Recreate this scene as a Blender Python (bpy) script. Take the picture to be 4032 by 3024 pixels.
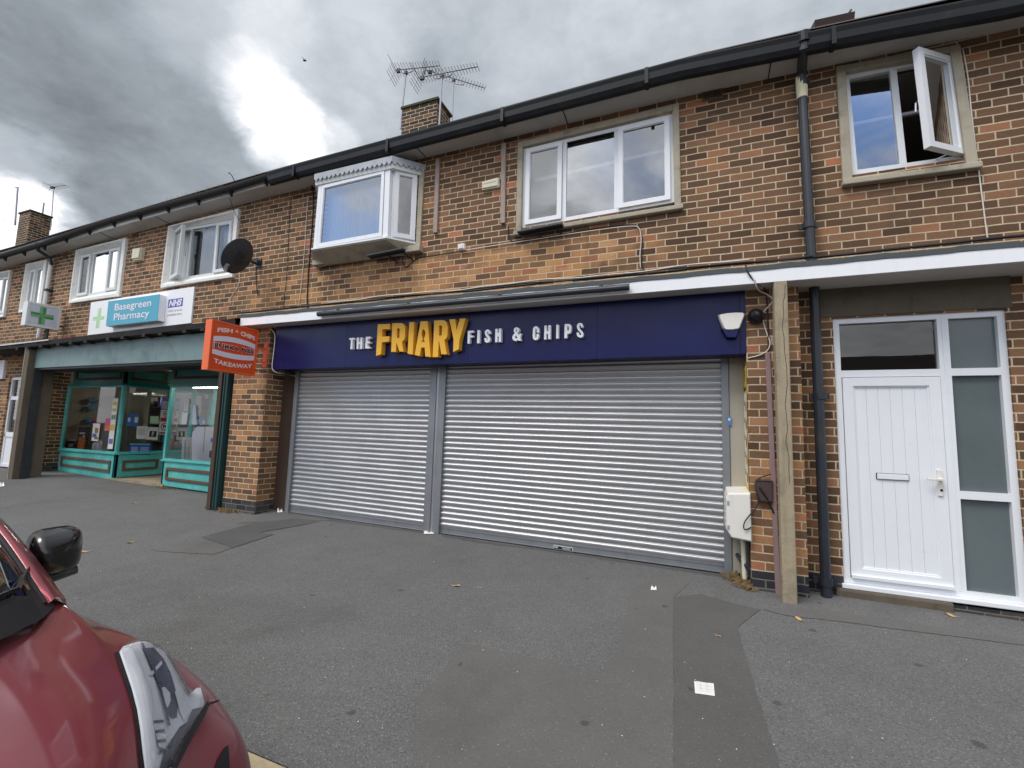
import bpy, bmesh, math, random
from mathutils import Vector, Matrix
from mathutils.geometry import tessellate_polygon
from mathutils.bvhtree import BVHTree
random.seed(7)
for o in list(bpy.data.objects): bpy.data.objects.remove(o)
S = bpy.context.scene
COL = S.collection
R = math.radians
# ------------------------------------------------------------------ camera
CAMH, CAMD = 1.43, 5.47            # height above the shutter base, distance to the brick face (y = 0)
YAW, PIT, ROL = R(-22.0711), R(5.8768), R(1.7342)
F_PX = 1794.97                     # focal length in pixels of a 4032-wide frame
_f = Vector((math.sin(YAW)*math.cos(PIT), math.cos(YAW)*math.cos(PIT), math.sin(PIT)))
_r0 = Vector((math.cos(YAW), -math.sin(YAW), 0)); _u0 = _r0.cross(_f)
_r = math.cos(ROL)*_r0 + math.sin(ROL)*_u0; _u = -math.sin(ROL)*_r0 + math.cos(ROL)*_u0
EYE = Vector((0, -CAMD, CAMH))
cd = bpy.data.cameras.new("camera"); cam = bpy.data.objects.new("camera", cd); COL.objects.link(cam)
cd.sensor_width = 36; cd.sensor_fit = 'HORIZONTAL'; cd.lens = F_PX/4032*36; cd.clip_start = .05; cd.clip_end = 2000
m = Matrix((_r, _u, -_f)).transposed().to_4x4(); m.translation = EYE; cam.matrix_world = m
S.camera = cam
def ray(u, v): return _r*((u-2016)/F_PX) - _u*((v-1512)/F_PX) + _f
def at(u, v, y=0.0):               # survey point of the photo -> place on the upright plane y
    d = ray(u, v); return EYE + d*((y+CAMD)/d.y)
def atz(u, v, z=0.0):
    d = ray(u, v); return EYE + d*((z-CAMH)/d.z)
def atx(u, v, x):
    d = ray(u, v); return EYE + d*(x/d.x)
# ------------------------------------------------------------------ world, sun, exposure
S.view_settings.view_transform = 'Standard'; S.view_settings.look = 'None'; S.view_settings.gamma = 1
S.view_settings.exposure = 0.42
SUN_EL, SUN_AZ = R(56), R(214)     # azimuth clockwise from +y (facade normal is -y): sun stands in front, to the left
W = bpy.data.worlds.new("World"); S.world = W; W.use_nodes = True
wn, wl = W.node_tree.nodes, W.node_tree.links; wn.clear()
def N(nodes, t, **k):
    n = nodes.new(t)
    for a, b in k.items(): setattr(n, a, b)
    return n
class G:                           # tiny node-graph helper
    def __init__(s, tree): s.t = tree; s.n = tree.nodes; s.l = tree.links
    def node(s, t, ins=None, **k):
        n = N(s.n, t, **k)
        for i, v in (ins or {}).items():
            if isinstance(v, bpy.types.NodeSocket): s.l.new(v, n.inputs[i])
            else: n.inputs[i].default_value = v
        return n
    def math(s, op, a, b=0.0, c=0.0, clamp=False):
        n = s.node('ShaderNodeMath', {0: a, 1: b, 2: c}, operation=op); n.use_clamp = clamp; return n.outputs[0]
    def vmath(s, op, a, b=(0, 0, 0)):
        n = s.node('ShaderNodeVectorMath', {0: a, 1: b}, operation=op); return n.outputs[1] if op in ('DOT_PRODUCT', 'LENGTH') else n.outputs[0]
    def ramp(s, fac, stops, interp='LINEAR'):
        n = s.node('ShaderNodeValToRGB', {0: fac}); cr = n.color_ramp; cr.interpolation = interp
        while len(cr.elements) > 1: cr.elements.remove(cr.elements[-1])
        for i, (p, c) in enumerate(stops):
            if i == 0: e = cr.elements[0]; e.position = p
            else: e = cr.elements.new(p)
            e.color = (*c, 1)
        return n.outputs[0]
    def noise(s, vec, scale, detail=4, rough=.55, dist=0.0, dims='3D'):
        n = s.node('ShaderNodeTexNoise', noise_dimensions=dims); s.l.new(vec, n.inputs['Vector'])
        n.inputs['Scale'].default_value = scale; n.inputs['Detail'].default_value = detail
        n.inputs['Roughness'].default_value = rough; n.inputs['Distortion'].default_value = dist
        return n.outputs['Fac']
    def mix(s, fac, a, b, mode='MIX'):
        n = s.node('ShaderNodeMix', data_type='RGBA', blend_type=mode)
        for i, v in ((0, fac), (6, a), (7, b)):
            if isinstance(v, bpy.types.NodeSocket): s.l.new(v, n.inputs[i])
            else: n.inputs[i].default_value = v if i == 0 else (*v, 1) if len(v) == 3 else v
        return n.outputs[2]
    def sstep(s, x, a, b):
        n = s.node('ShaderNodeMapRange', {'Value': x, 'From Min': a, 'From Max': b}, interpolation_type='SMOOTHSTEP'); return n.outputs[0]
g = G(W.node_tree)
sky = N(wn, 'ShaderNodeTexSky', sky_type='NISHITA', sun_disc=False, sun_elevation=SUN_EL, sun_rotation=SUN_AZ)
skyc = g.vmath('SCALE', sky.outputs[0]); skyc.node.inputs['Scale'].default_value = .1
tc = N(wn, 'ShaderNodeTexCoord'); dirv = tc.outputs['Generated']
sep = g.node('ShaderNodeSeparateXYZ', {0: dirv}); dx, dy, dz = sep.outputs
zz = g.math('ADD', g.math('MAXIMUM', dz, 0.0), .22)
cv = g.node('ShaderNodeCombineXYZ', {0: g.math('DIVIDE', dx, zz), 1: g.math('DIVIDE', dy, zz), 2: 0.0}).outputs[0]
n1 = g.noise(cv, .95, 7, .55, .5); n2 = g.noise(cv, 3.1, 8, .6, .4)
cl = g.math('ADD', g.math('MULTIPLY', n1, .6), g.math('MULTIPLY', n2, .4))
def blob(u, v, c0, c1, refl=False):       # soft round region of the sky about a direction
    d = ray(u, v).normalized()
    if refl: d.y = -d.y
    return g.sstep(g.vmath('DOT_PRODUCT', dirv, tuple(d)), math.cos(R(c0)), math.cos(R(c1)))
n3 = g.noise(cv, 7.5, 6, .62, .3)
lum = g.math('ADD', .235, g.math('MULTIPLY', g.sstep(cl, .33, .70), .17))
lum = g.math('ADD', lum, g.math('MULTIPLY', g.math('SUBTRACT', n3, .5), .15))
def addb(lum, b, k): return g.math('ADD', lum, g.math('MULTIPLY', b, k))
wob = g.math('ADD', g.math('MULTIPLY', g.math('SUBTRACT', n2, .5), 1.5), g.math('MULTIPLY', g.math('SUBTRACT', n3, .5), .6))
def gap(u, v, c0, c1, k, lo=.25, hi=1.05):
    global lum
    b = g.sstep(g.math('ADD', blob(u, v, c0, c1), wob), lo, hi)
    b = g.math('MULTIPLY', b, blob(u, v, c0*1.15, c0*.75)); lum = addb(lum, b, k)
gap(990, 345, 5, .3, .14); gap(1050, 440, 5.5, .4, .26); gap(1130, 535, 6, .6, .42); gap(1270, 620, 6, .6, .22); gap(20, 905, 6, 1, .7); gap(215, 895, 4, 1, .22); gap(30, 690, 6, 1, .14); gap(900, 60, 10, 2, .06); gap(1330, 260, 12, 2, .07)
lum = addb(lum, blob(1150, 600, 18, 2), .10)
lum = addb(lum, blob(3000, 0, 55, 12), .07)
n4 = g.noise(cv, 17, 6, .65, .2); lum = g.math('ADD', lum, g.math('MULTIPLY', g.math('SUBTRACT', n4, .5), .09))
lum = addb(lum, blob(560, 260, 20, 3), -.045); lum = addb(lum, blob(740, 480, 12, 2), -.05)
lum = g.math('MULTIPLY', g.math('MAXIMUM', lum, .185), .86)
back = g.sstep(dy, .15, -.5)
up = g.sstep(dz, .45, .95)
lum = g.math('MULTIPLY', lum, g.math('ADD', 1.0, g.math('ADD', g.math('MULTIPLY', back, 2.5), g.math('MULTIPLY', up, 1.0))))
tint = g.mix(g.sstep(lum, .2, .9), (.87, .97, 1.09), (.99, 1.0, 1.03))
cloud = g.vmath('SCALE', tint); g.l.new(lum, cloud.node.inputs['Scale'])
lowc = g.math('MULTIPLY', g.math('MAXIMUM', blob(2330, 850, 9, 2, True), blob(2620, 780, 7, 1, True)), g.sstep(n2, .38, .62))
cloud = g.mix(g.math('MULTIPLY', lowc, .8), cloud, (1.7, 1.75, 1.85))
# blue breaks in the cloud behind the camera
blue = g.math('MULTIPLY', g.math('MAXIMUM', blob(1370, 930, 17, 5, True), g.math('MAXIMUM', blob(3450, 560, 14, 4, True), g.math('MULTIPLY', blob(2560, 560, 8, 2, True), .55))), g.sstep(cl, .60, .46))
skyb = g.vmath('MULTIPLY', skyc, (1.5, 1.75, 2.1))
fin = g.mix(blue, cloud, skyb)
under = g.sstep(dz, 0.0, -.06)
fin = g.mix(under, fin, (.13, .13, .13))
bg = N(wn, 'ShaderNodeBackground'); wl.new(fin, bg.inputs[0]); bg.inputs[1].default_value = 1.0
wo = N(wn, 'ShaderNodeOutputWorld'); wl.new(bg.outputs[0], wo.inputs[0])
W.cycles.sampling_method = 'MANUAL'; W.cycles.sample_map_resolution = 512
sl = bpy.data.lights.new("sun", 'SUN'); sl.energy = 1.5; sl.angle = R(24); sl.color = (1, .95, .88)
so = bpy.data.objects.new("sun", sl); COL.objects.link(so); so.location = (-6, -14, 20)
sd = Vector((math.sin(SUN_AZ)*math.cos(SUN_EL), math.cos(SUN_AZ)*math.cos(SUN_EL), math.sin(SUN_EL)))
so.rotation_euler = sd.to_track_quat('Z', 'Y').to_euler()
try:
    S.cycles.use_denoising = True; S.cycles.max_bounces = 8; S.cycles.transparent_max_bounces = 12
    S.cycles.caustics_reflective = False; S.cycles.caustics_refractive = False
    S.cycles.sample_clamp_indirect = 6
except Exception: pass
# ------------------------------------------------------------------ materials
def srgb(r, g_, b): return tuple(((c/255)/12.92 if c/255 <= .04045 else ((c/255+.055)/1.055)**2.4) for c in (r, g_, b))
MATS = {}
def mat(name, col, rough=.6, metal=0.0, var=.15, scale=6, bump=0.0, bscale=60, spec=.5, coat=0.0, dirt=None, dscale=2.0, damt=.5, emit=None, grime=0):
    """Plain painted / metal / plastic surface with tone variation, optional dirt blotches and fine bump."""
    m = bpy.data.materials.new(name); m.use_nodes = True; t = G(m.node_tree)
    p = m.node_tree.nodes['Principled BSDF']; pos = t.node('ShaderNodeNewGeometry').outputs['Position']
    n = t.noise(pos, scale, 5, .6)
    v = t.math('MULTIPLY', t.math('SUBTRACT', n, .5), 2*var)
    c = t.vmath('SCALE', t.node('ShaderNodeRGB').outputs[0])
    c.node.inputs[0].links[0].from_node.outputs[0].default_value = (*col, 1)
    t.l.new(t.math('ADD', v, 1.0), c.node.inputs['Scale'])
    if dirt:
        d = t.sstep(t.noise(pos, dscale, 7, .68, .3), .48, .72)
        c = t.mix(t.math('MULTIPLY', d, damt), c, dirt)
    if grime:                                        # vertical rain streaks
        mp = t.vmath('MULTIPLY', pos, (9, 9, .7)); gs = t.sstep(t.noise(mp, 1.5, 5, .6), .5, .75)
        c = t.mix(t.math('MULTIPLY', gs, grime), c, tuple(x*.45 for x in col))
    t.l.new(c, p.inputs['Base Color'])
    t.l.new(t.math('ADD', t.math('MULTIPLY', t.math('SUBTRACT', n, .5), .25), rough, clamp=True), p.inputs['Roughness'])
    p.inputs['Metallic'].default_value = metal; p.inputs['Specular IOR Level'].default_value = spec
    p.inputs['Coat Weight'].default_value = coat; p.inputs['Coat Roughness'].default_value = .04
    if bump:
        b = t.node('ShaderNodeBump', {'Height': t.noise(pos, bscale, 5, .65), 'Strength': bump, 'Distance': .01})
        t.l.new(b.outputs[0], p.inputs['Normal'])
    if emit: p.inputs['Emission Color'].default_value = (*col, 1); p.inputs['Emission Strength'].default_value = emit
    MATS[name] = m; return m
COURSE, BLEN, BZ0, BX0 = .0838, .2286, .052, .05
def brick(name, tan=0.0, soot=0.0, tones=None, mortar=(202, 184, 154), lift=1.0):
    """Stretcher-bond brickwork laid in metres: every brick has a tone of its own, recessed sandy joints."""
    m = bpy.data.materials.new(name); m.use_nodes = True; t = G(m.node_tree); p = m.node_tree.nodes['Principled BSDF']
    geo = t.node('ShaderNodeNewGeometry'); pos = geo.outputs['Position']; nor = geo.outputs['True Normal']
    sx = t.node('ShaderNodeSeparateXYZ', {0: pos}); nx = t.node('ShaderNodeSeparateXYZ', {0: nor}).outputs[0]
    side = t.math('GREATER_THAN', t.math('ABSOLUTE', nx), .6)
    wob = t.math('MULTIPLY', t.math('SUBTRACT', t.noise(pos, 2.3, 3), .5), .016)
    wob2 = t.math('MULTIPLY', t.math('SUBTRACT', t.noise(pos, 26, 3), .5), .007)
    h = t.math('ADD', t.math('ADD', t.math('MULTIPLY', side, sx.outputs[1]), t.math('MULTIPLY', t.math('SUBTRACT', 1.0, side), sx.outputs[0])), wob2)
    z = t.math('ADD', sx.outputs[2], t.math('ADD', wob, wob2))
    vr = t.math('DIVIDE', t.math('SUBTRACT', z, BZ0), COURSE); row = t.math('FLOOR', vr); fz = t.math('FRACT', vr)
    par = t.math('MULTIPLY', t.math('PINGPONG', row, 1.0), .5)
    jit = t.math('MULTIPLY', t.node('ShaderNodeTexWhiteNoise', {'W': row}, noise_dimensions='1D').outputs[0], .12)
    ur = t.math('ADD', t.math('ADD', t.math('DIVIDE', t.math('SUBTRACT', h, BX0), BLEN), par), jit)
    colm = t.math('FLOOR', ur); fx = t.math('FRACT', ur)
    def edge(f, size, mm):
        d = t.math('MULTIPLY', t.math('SUBTRACT', .5, t.math('ABSOLUTE', t.math('SUBTRACT', f, .5))), size)
        return t.sstep(d, mm*.55, mm)
    inside = t.math('MULTIPLY', edge(fz, COURSE, .0082), edge(fx, BLEN, .0078))
    idv = t.node('ShaderNodeCombineXYZ', {0: colm, 1: row, 2: t.math('MULTIPLY', side, 7.0)}).outputs[0]
    wnz = t.node('ShaderNodeTexWhiteNoise', {'Vector': idv}, noise_dimensions='3D')
    r1 = wnz.outputs[0]; r2 = t.node('ShaderNodeSeparateXYZ', {0: wnz.outputs[1]}).outputs[1]
    dark = tones or [(0, srgb(86, 65, 51)), (.1, srgb(98, 75, 58)), (.27, srgb(109, 83, 64)), (.48, srgb(118, 89, 68)), (.68, srgb(128, 96, 73)), (.84, srgb(140, 104, 78)), (.94, srgb(156, 111, 82)), (.985, srgb(178, 113, 84))]
    tanc = [(0, srgb(108, 80, 60)), (.12, srgb(132, 98, 70)), (.35, srgb(160, 118, 82)), (.6, srgb(176, 130, 88)), (.8, srgb(186, 138, 92)), (.9, srgb(160, 106, 78)), (.97, srgb(190, 148, 104))]
    cd_ = t.ramp(r1, dark, 'CONSTANT'); ct = t.ramp(r1, tanc, 'CONSTANT')
    # cleaner, sandier bricks in a band above the canopies
    big = t.noise(pos, .8, 4, .6)
    band = t.math('MULTIPLY', t.sstep(sx.outputs[2], 4.15, 3.75), t.sstep(sx.outputs[2], 3.05, 3.22))
    wide = t.math('MULTIPLY', t.sstep(sx.outputs[0], -8.2, -6.2), t.sstep(sx.outputs[0], .1, -1.2))
    k = t.math('MULTIPLY', t.math('MULTIPLY', band, wide), t.sstep(big, .3, .5))
    k = t.math('ADD', t.math('MULTIPLY', k, .9), tan, clamp=True)
    k = t.sstep(t.math('ADD', k, t.math('MULTIPLY', t.math('SUBTRACT', r2, .5), .55)), .25, .75)
    c = t.mix(k, cd_, ct)
    mott = t.noise(pos, 34, 6, .72); fleck = t.noise(pos, 120, 3, .6)
    sc = t.math('ADD', .52, t.math('ADD', t.math('MULTIPLY', mott, .62), t.math('MULTIPLY', fleck, .34)))
    c2 = t.vmath('SCALE', c); t.l.new(t.math('MULTIPLY', sc, lift), c2.node.inputs['Scale'])
    mo = t.vmath('SCALE', t.node('ShaderNodeCombineXYZ', dict(zip((0, 1, 2), srgb(*mortar)))).outputs[0]); t.l.new(t.math('ADD', .55, t.math('MULTIPLY', t.noise(pos, 18, 5, .7), .8)), mo.node.inputs['Scale'])
    fac = t.math('MULTIPLY', inside, t.math('SUBTRACT', 1.0, t.math('MULTIPLY', t.sstep(t.noise(pos, 1.7, 5, .6), .66, .8), .3)))
    c3 = t.mix(fac, mo, c2)
    # old soot / damp and lime bloom
    st = t.sstep(t.noise(pos, .7, 6, .65, .4), .48, .7)
    c3 = t.mix(t.math('MULTIPLY', st, .22+soot), c3, srgb(62, 52, 44))
    run = t.sstep(t.noise(t.vmath('MULTIPLY', pos, (4.5, 4.5, .45)), 1.0, 6, .65), .55, .8)
    c3 = t.mix(t.math('MULTIPLY', run, .3), c3, srgb(66, 56, 48))
    bl = t.sstep(t.noise(t.vmath('MULTIPLY', pos, (2.2, 2.2, .8)), 1.9, 6, .7), .62, .82)
    c3 = t.mix(t.math('MULTIPLY', bl, .22), c3, srgb(176, 164, 148))
    t.l.new(c3, p.inputs['Base Color']); p.inputs['Roughness'].default_value = .9; p.inputs['Specular IOR Level'].default_value = .25
    hgt = t.math('ADD', inside, t.math('ADD', t.math('MULTIPLY', mott, .35), t.math('MULTIPLY', r2, .25)))
    b = t.node('ShaderNodeBump', {'Height': hgt, 'Strength': .6, 'Distance': .005}); t.l.new(b.outputs[0], p.inputs['Normal'])
    MATS[name] = m; return m
def tarmac(name, base, speck, smooth=0.0):
    m = bpy.data.materials.new(name); m.use_nodes = True; t = G(m.node_tree); p = m.node_tree.nodes['Principled BSDF']
    pos = t.node('ShaderNodeNewGeometry').outputs['Position']
    vor = t.node('ShaderNodeTexVoronoi', {'Vector': pos, 'Scale': 120.0}); cellr = t.node('ShaderNodeSeparateXYZ', {0: vor.outputs['Color']}).outputs[0]
    big = t.noise(pos, .55, 5, .6); med = t.noise(pos, 3.5, 6, .65); fine = t.noise(pos, 70, 4, .7)
    v = t.math('ADD', t.math('ADD', .56, t.math('MULTIPLY', big, .42)), t.math('ADD', t.math('MULTIPLY', med, .26), t.math('MULTIPLY', t.math('SUBTRACT', fine, .5), .9 if not smooth else .4)))
    c = t.vmath('SCALE', t.node('ShaderNodeCombineXYZ', dict(zip((0, 1, 2), base))).outputs[0]); t.l.new(v, c.node.inputs['Scale'])
    st = t.math('MULTIPLY', t.math('GREATER_THAN', cellr, .86 if not smooth else .95), t.sstep(vor.outputs['Distance'], .5, .15))
    c = t.mix(t.math('MULTIPLY', st, speck), c, srgb(178, 176, 172))
    dk = t.math('LESS_THAN', cellr, .16); c = t.mix(t.math('MULTIPLY', dk, .35 if not smooth else .12), c, srgb(50, 50, 50))
    spot = t.node('ShaderNodeTexVoronoi', {'Vector': t.vmath('ADD', pos, t.vmath('SCALE', t.node('ShaderNodeTexNoise', {'Scale': 9.0}).outputs['Color'])), 'Scale': 2.1})
    spot.inputs['Vector'].links[0].from_node.inputs[1].links[0].from_node.inputs['Scale'].default_value = .12
    gum = t.math('MULTIPLY', t.sstep(spot.outputs['Distance'], .075, .05), .55); c = t.mix(gum, c, srgb(52, 50, 48))
    stain = t.sstep(t.noise(pos, .9, 6, .6, .6), .52, .75); c = t.mix(t.math('MULTIPLY', stain, .3), c, srgb(70, 68, 66))
    t.l.new(c, p.inputs['Base Color']); p.inputs['Roughness'].default_value = .88; p.inputs['Specular IOR Level'].default_value = .35
    hh = t.math('ADD', t.math('MULTIPLY', vor.outputs['Distance'], -.6), fine)
    b = t.node('ShaderNodeBump', {'Height': hh, 'Strength': .55 if not smooth else .25, 'Distance': .006}); t.l.new(b.outputs[0], p.inputs['Normal'])
    MATS[name] = m; return m
def glass(name, tint=(.86, .9, .9), refl=.07, k=1.7, rough=0.0, wavy=.05):
    m = bpy.data.materials.new(name); m.use_nodes = True; t = G(m.node_tree); t.n.clear()
    fr = t.node('ShaderNodeFresnel', {0: 1.5}).outputs[0]
    pos = t.node('ShaderNodeNewGeometry').outputs['Position']
    b = t.node('ShaderNodeBump', {'Height': t.noise(pos, 1.6, 2), 'Strength': wavy, 'Distance': .05})
    fac = t.math('ADD', t.math('MULTIPLY', fr, k), refl, clamp=True)
    tr = t.node('ShaderNodeBsdfTransparent', {0: (*tint, 1)}); gl = t.node('ShaderNodeBsdfGlossy', {'Color': (.96, .98, 1, 1), 'Roughness': rough})
    t.l.new(b.outputs[0], gl.inputs['Normal'])
    mx = t.node('ShaderNodeMixShader', {0: fac, 1: tr.outputs[0], 2: gl.outputs[0]})
    o = t.node('ShaderNodeOutputMaterial'); t.l.new(mx.outputs[0], o.inputs[0]); MATS[name] = m; return m
brick('brick_wall'); brick('brick_pier', tan=.42, lift=1.06); brick('brick_lower', tan=.22); brick('brick_soot', tan=.1, soot=.35, lift=.8)
brick('brick_plinth', tones=[(0, srgb(50, 52, 58)), (.4, srgb(62, 63, 68)), (.75, srgb(76, 75, 76)), (.93, srgb(98, 92, 86))], mortar=(120, 114, 104), soot=.1)
brick('brick_chimney', soot=.25, tan=.05, tones=[(0, srgb(58, 50, 46)), (.3, srgb(74, 62, 55)), (.6, srgb(92, 74, 62)), (.85, srgb(120, 88, 70)), (.95, srgb(158, 100, 78))])
tarmac('tarmac', srgb(106, 106, 106), .55); tarmac('tarmac_patch', srgb(93, 92, 91), .3, 1); tarmac('tarmac_dark', srgb(88, 88, 88), .3, 1)
tarmac('tarmac_pale', srgb(103, 102, 100), .4, 1); tarmac('road', srgb(104, 104, 105), .6)
mat('kerb_stone', srgb(188, 172, 140), .85, bump=.5, bscale=45, var=.25, scale=14, dirt=srgb(120, 110, 92), dscale=7)
mat('concrete', srgb(160, 148, 124), .88, bump=.5, bscale=40, var=.2, scale=9, dirt=srgb(98, 90, 78), dscale=3, damt=.6, grime=.35)
mat('concrete_dark', srgb(98, 89, 76), .9, bump=.5, bscale=40, var=.25, scale=7, dirt=srgb(66, 60, 54), dscale=2.5, damt=.7)
mat('stone_surround', srgb(172, 164, 146), .88, bump=.35, bscale=60, var=.15, scale=10, dirt=srgb(108, 100, 84), dscale=4, damt=.55, grime=.3)
mat('painted_surround', srgb(232, 232, 228), .6, var=.06, dirt=srgb(150, 144, 132), dscale=12, damt=.35, grime=.12)
mat('upvc', srgb(232, 235, 239), .32, var=.03, spec=.5, grime=.05)
mat('upvc_old', srgb(218, 222, 222), .4, var=.05, grime=.18)
mat('white_board', srgb(238, 239, 243), .45, var=.03, grime=.06)
mat('soffit', srgb(196, 192, 186), .75, var=.1, scale=3, dirt=srgb(150, 144, 136), dscale=1.5, damt=.5)
mat('black_gutter', srgb(17, 20, 26), .5, var=.3, scale=3, spec=.3, dirt=srgb(44, 48, 42), dscale=3, damt=.5, grime=.3)
mat('pipe_dark', srgb(38, 44, 52), .45, var=.25, scale=5, dirt=srgb(70, 68, 64), dscale=4, damt=.4, grime=.4)
mat('lead', srgb(70, 76, 77), .6, metal=.0, var=.25, scale=14, bump=.3, bscale=30, dirt=srgb(66, 70, 70), dscale=6, damt=.7)
mat('lead_pale', srgb(168, 174, 182), .5, var=.2, scale=10, dirt=srgb(120, 112, 96), dscale=5, damt=.5, grime=.4)
mat('roof_tile', srgb(74, 62, 56), .85, bump=.5, bscale=12, var=.3, scale=3, dirt=srgb(52, 56, 44), dscale=2)
mat('navy', (.007, .010, .082), .32, var=.10, scale=2, spec=.32, grime=.2)
mat('yellow_letter', srgb(240, 182, 52), .5, var=.06, scale=8)
mat('white_letter', srgb(244, 245, 248), .4, var=.04)
mat('galv', srgb(190, 191, 193), .4, metal=.75, var=.07, scale=3, grime=.06)
mat('galv_dull', srgb(142, 146, 150), .5, metal=.55, var=.14, scale=6, grime=.2)
mat('beige_steel', srgb(172, 166, 150), .55, var=.08, grime=.15)
mat('dark_steel', srgb(54, 58, 64), .5, metal=.3, var=.25, scale=5, dirt=srgb(84, 72, 60), dscale=4)
mat('rust_steel', srgb(70, 54, 44), .8, var=.35, scale=12, bump=.3)
mat('teal_grey', srgb(116, 140, 140), .55, var=.2, scale=1.6, dirt=srgb(70, 92, 94), dscale=1.2, damt=.6, grime=.3)
mat('teal_paint', srgb(84, 182, 176), .55, var=.12, scale=3, dirt=srgb(140, 216, 214), dscale=2.2, damt=.6, grime=.2)
mat('teal_deep', srgb(34, 112, 106), .5, var=.15, scale=3, grime=.2)
mat('teal_post', srgb(28, 66, 66), .5, var=.2, scale=4, grime=.3)
mat('brown_moulding', srgb(98, 78, 60), .75, var=.3, scale=14, bump=.3)
mat('old_timber', srgb(164, 150, 140), .9, var=.3, scale=20, bump=.5, bscale=80, grime=.5)
mat('rot_timber', srgb(44, 42, 42), .9, var=.5, scale=8, bump=.5, bscale=20)
mat('orange', srgb(226, 84, 34), .42, var=.05, scale=3); mat('orange_edge', srgb(236, 104, 50), .4, var=.05)
mat('sign_white', srgb(226, 222, 234), .4, var=.03); mat('black_ink', srgb(20, 18, 30), .5, var=.02); mat('grey_ink', srgb(150, 150, 156), .5)
mat('pink_white', srgb(238, 214, 210), .5)
mat('teal_sign', srgb(58, 160, 186), .35, var=.08, scale=1.5); mat('nhs_blue', srgb(52, 82, 176), .4); mat('green_a', srgb(66, 140, 72), .4); mat('green_b', srgb(118, 168, 132), .4)
mat('green_pale', srgb(164, 212, 158), .4); mat('green_pale_b', srgb(190, 222, 184), .4); mat('lightbox_white', srgb(196, 204, 218), .4)
mat('cream_plastic', srgb(216, 212, 186), .45, var=.05, grime=.12); mat('white_plastic', srgb(226, 224, 216), .42, var=.04, grime=.15)
mat('black_plastic', srgb(22, 22, 24), .4, var=.1); mat('grey_dish', srgb(56, 62, 70), .5, var=.15, scale=5)
mat('mauve_conduit', srgb(146, 122, 122), .6, var=.12, grime=.35); mat('brown_box', srgb(72, 56, 54), .6, var=.2, scale=9, bump=.2)
mat('alu', srgb(168, 168, 174), .4, metal=.7, var=.15); mat('cable_black', srgb(26, 24, 26), .6); mat('cable_white', srgb(214, 208, 198), .6)
mat('tape', srgb(214, 206, 172), .7, var=.15, scale=20); mat('yellow_poster', srgb(214, 178, 60), .55, var=.1); mat('paper', srgb(226, 226, 222), .7, var=.04)
mat('food_photo', srgb(170, 110, 70), .6, var=.6, scale=40); mat('blue_sticker', srgb(76, 132, 196), .45, var=.2, scale=30)
mat('net_curtain', srgb(234, 236, 240), .9, var=.05); mat('room_wall', srgb(172, 166, 154), .9, var=.05); mat('room_dark', srgb(96, 92, 86), .9)
mat('dry_grass', srgb(124, 104, 70), .9, var=.3, scale=30); mat('moss', srgb(64, 72, 44), 1.0, var=.4, scale=30)
mat('leaf', srgb(190, 158, 104), .8, var=.25, scale=40); mat('bird', srgb(34, 30, 30), .8)
glass('pane_clear', refl=.03, k=1.1, wavy=.02); glass('pane', refl=.09, k=2.9, wavy=.03); glass('shop_glass', (.92, .93, .92), .01, 1.1, wavy=.01); mat('frosted', srgb(100, 110, 112), .14, var=.35, scale=1.1); glass('door_glass', (.62, .68, .68), .02, 1.7, wavy=.008)
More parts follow.
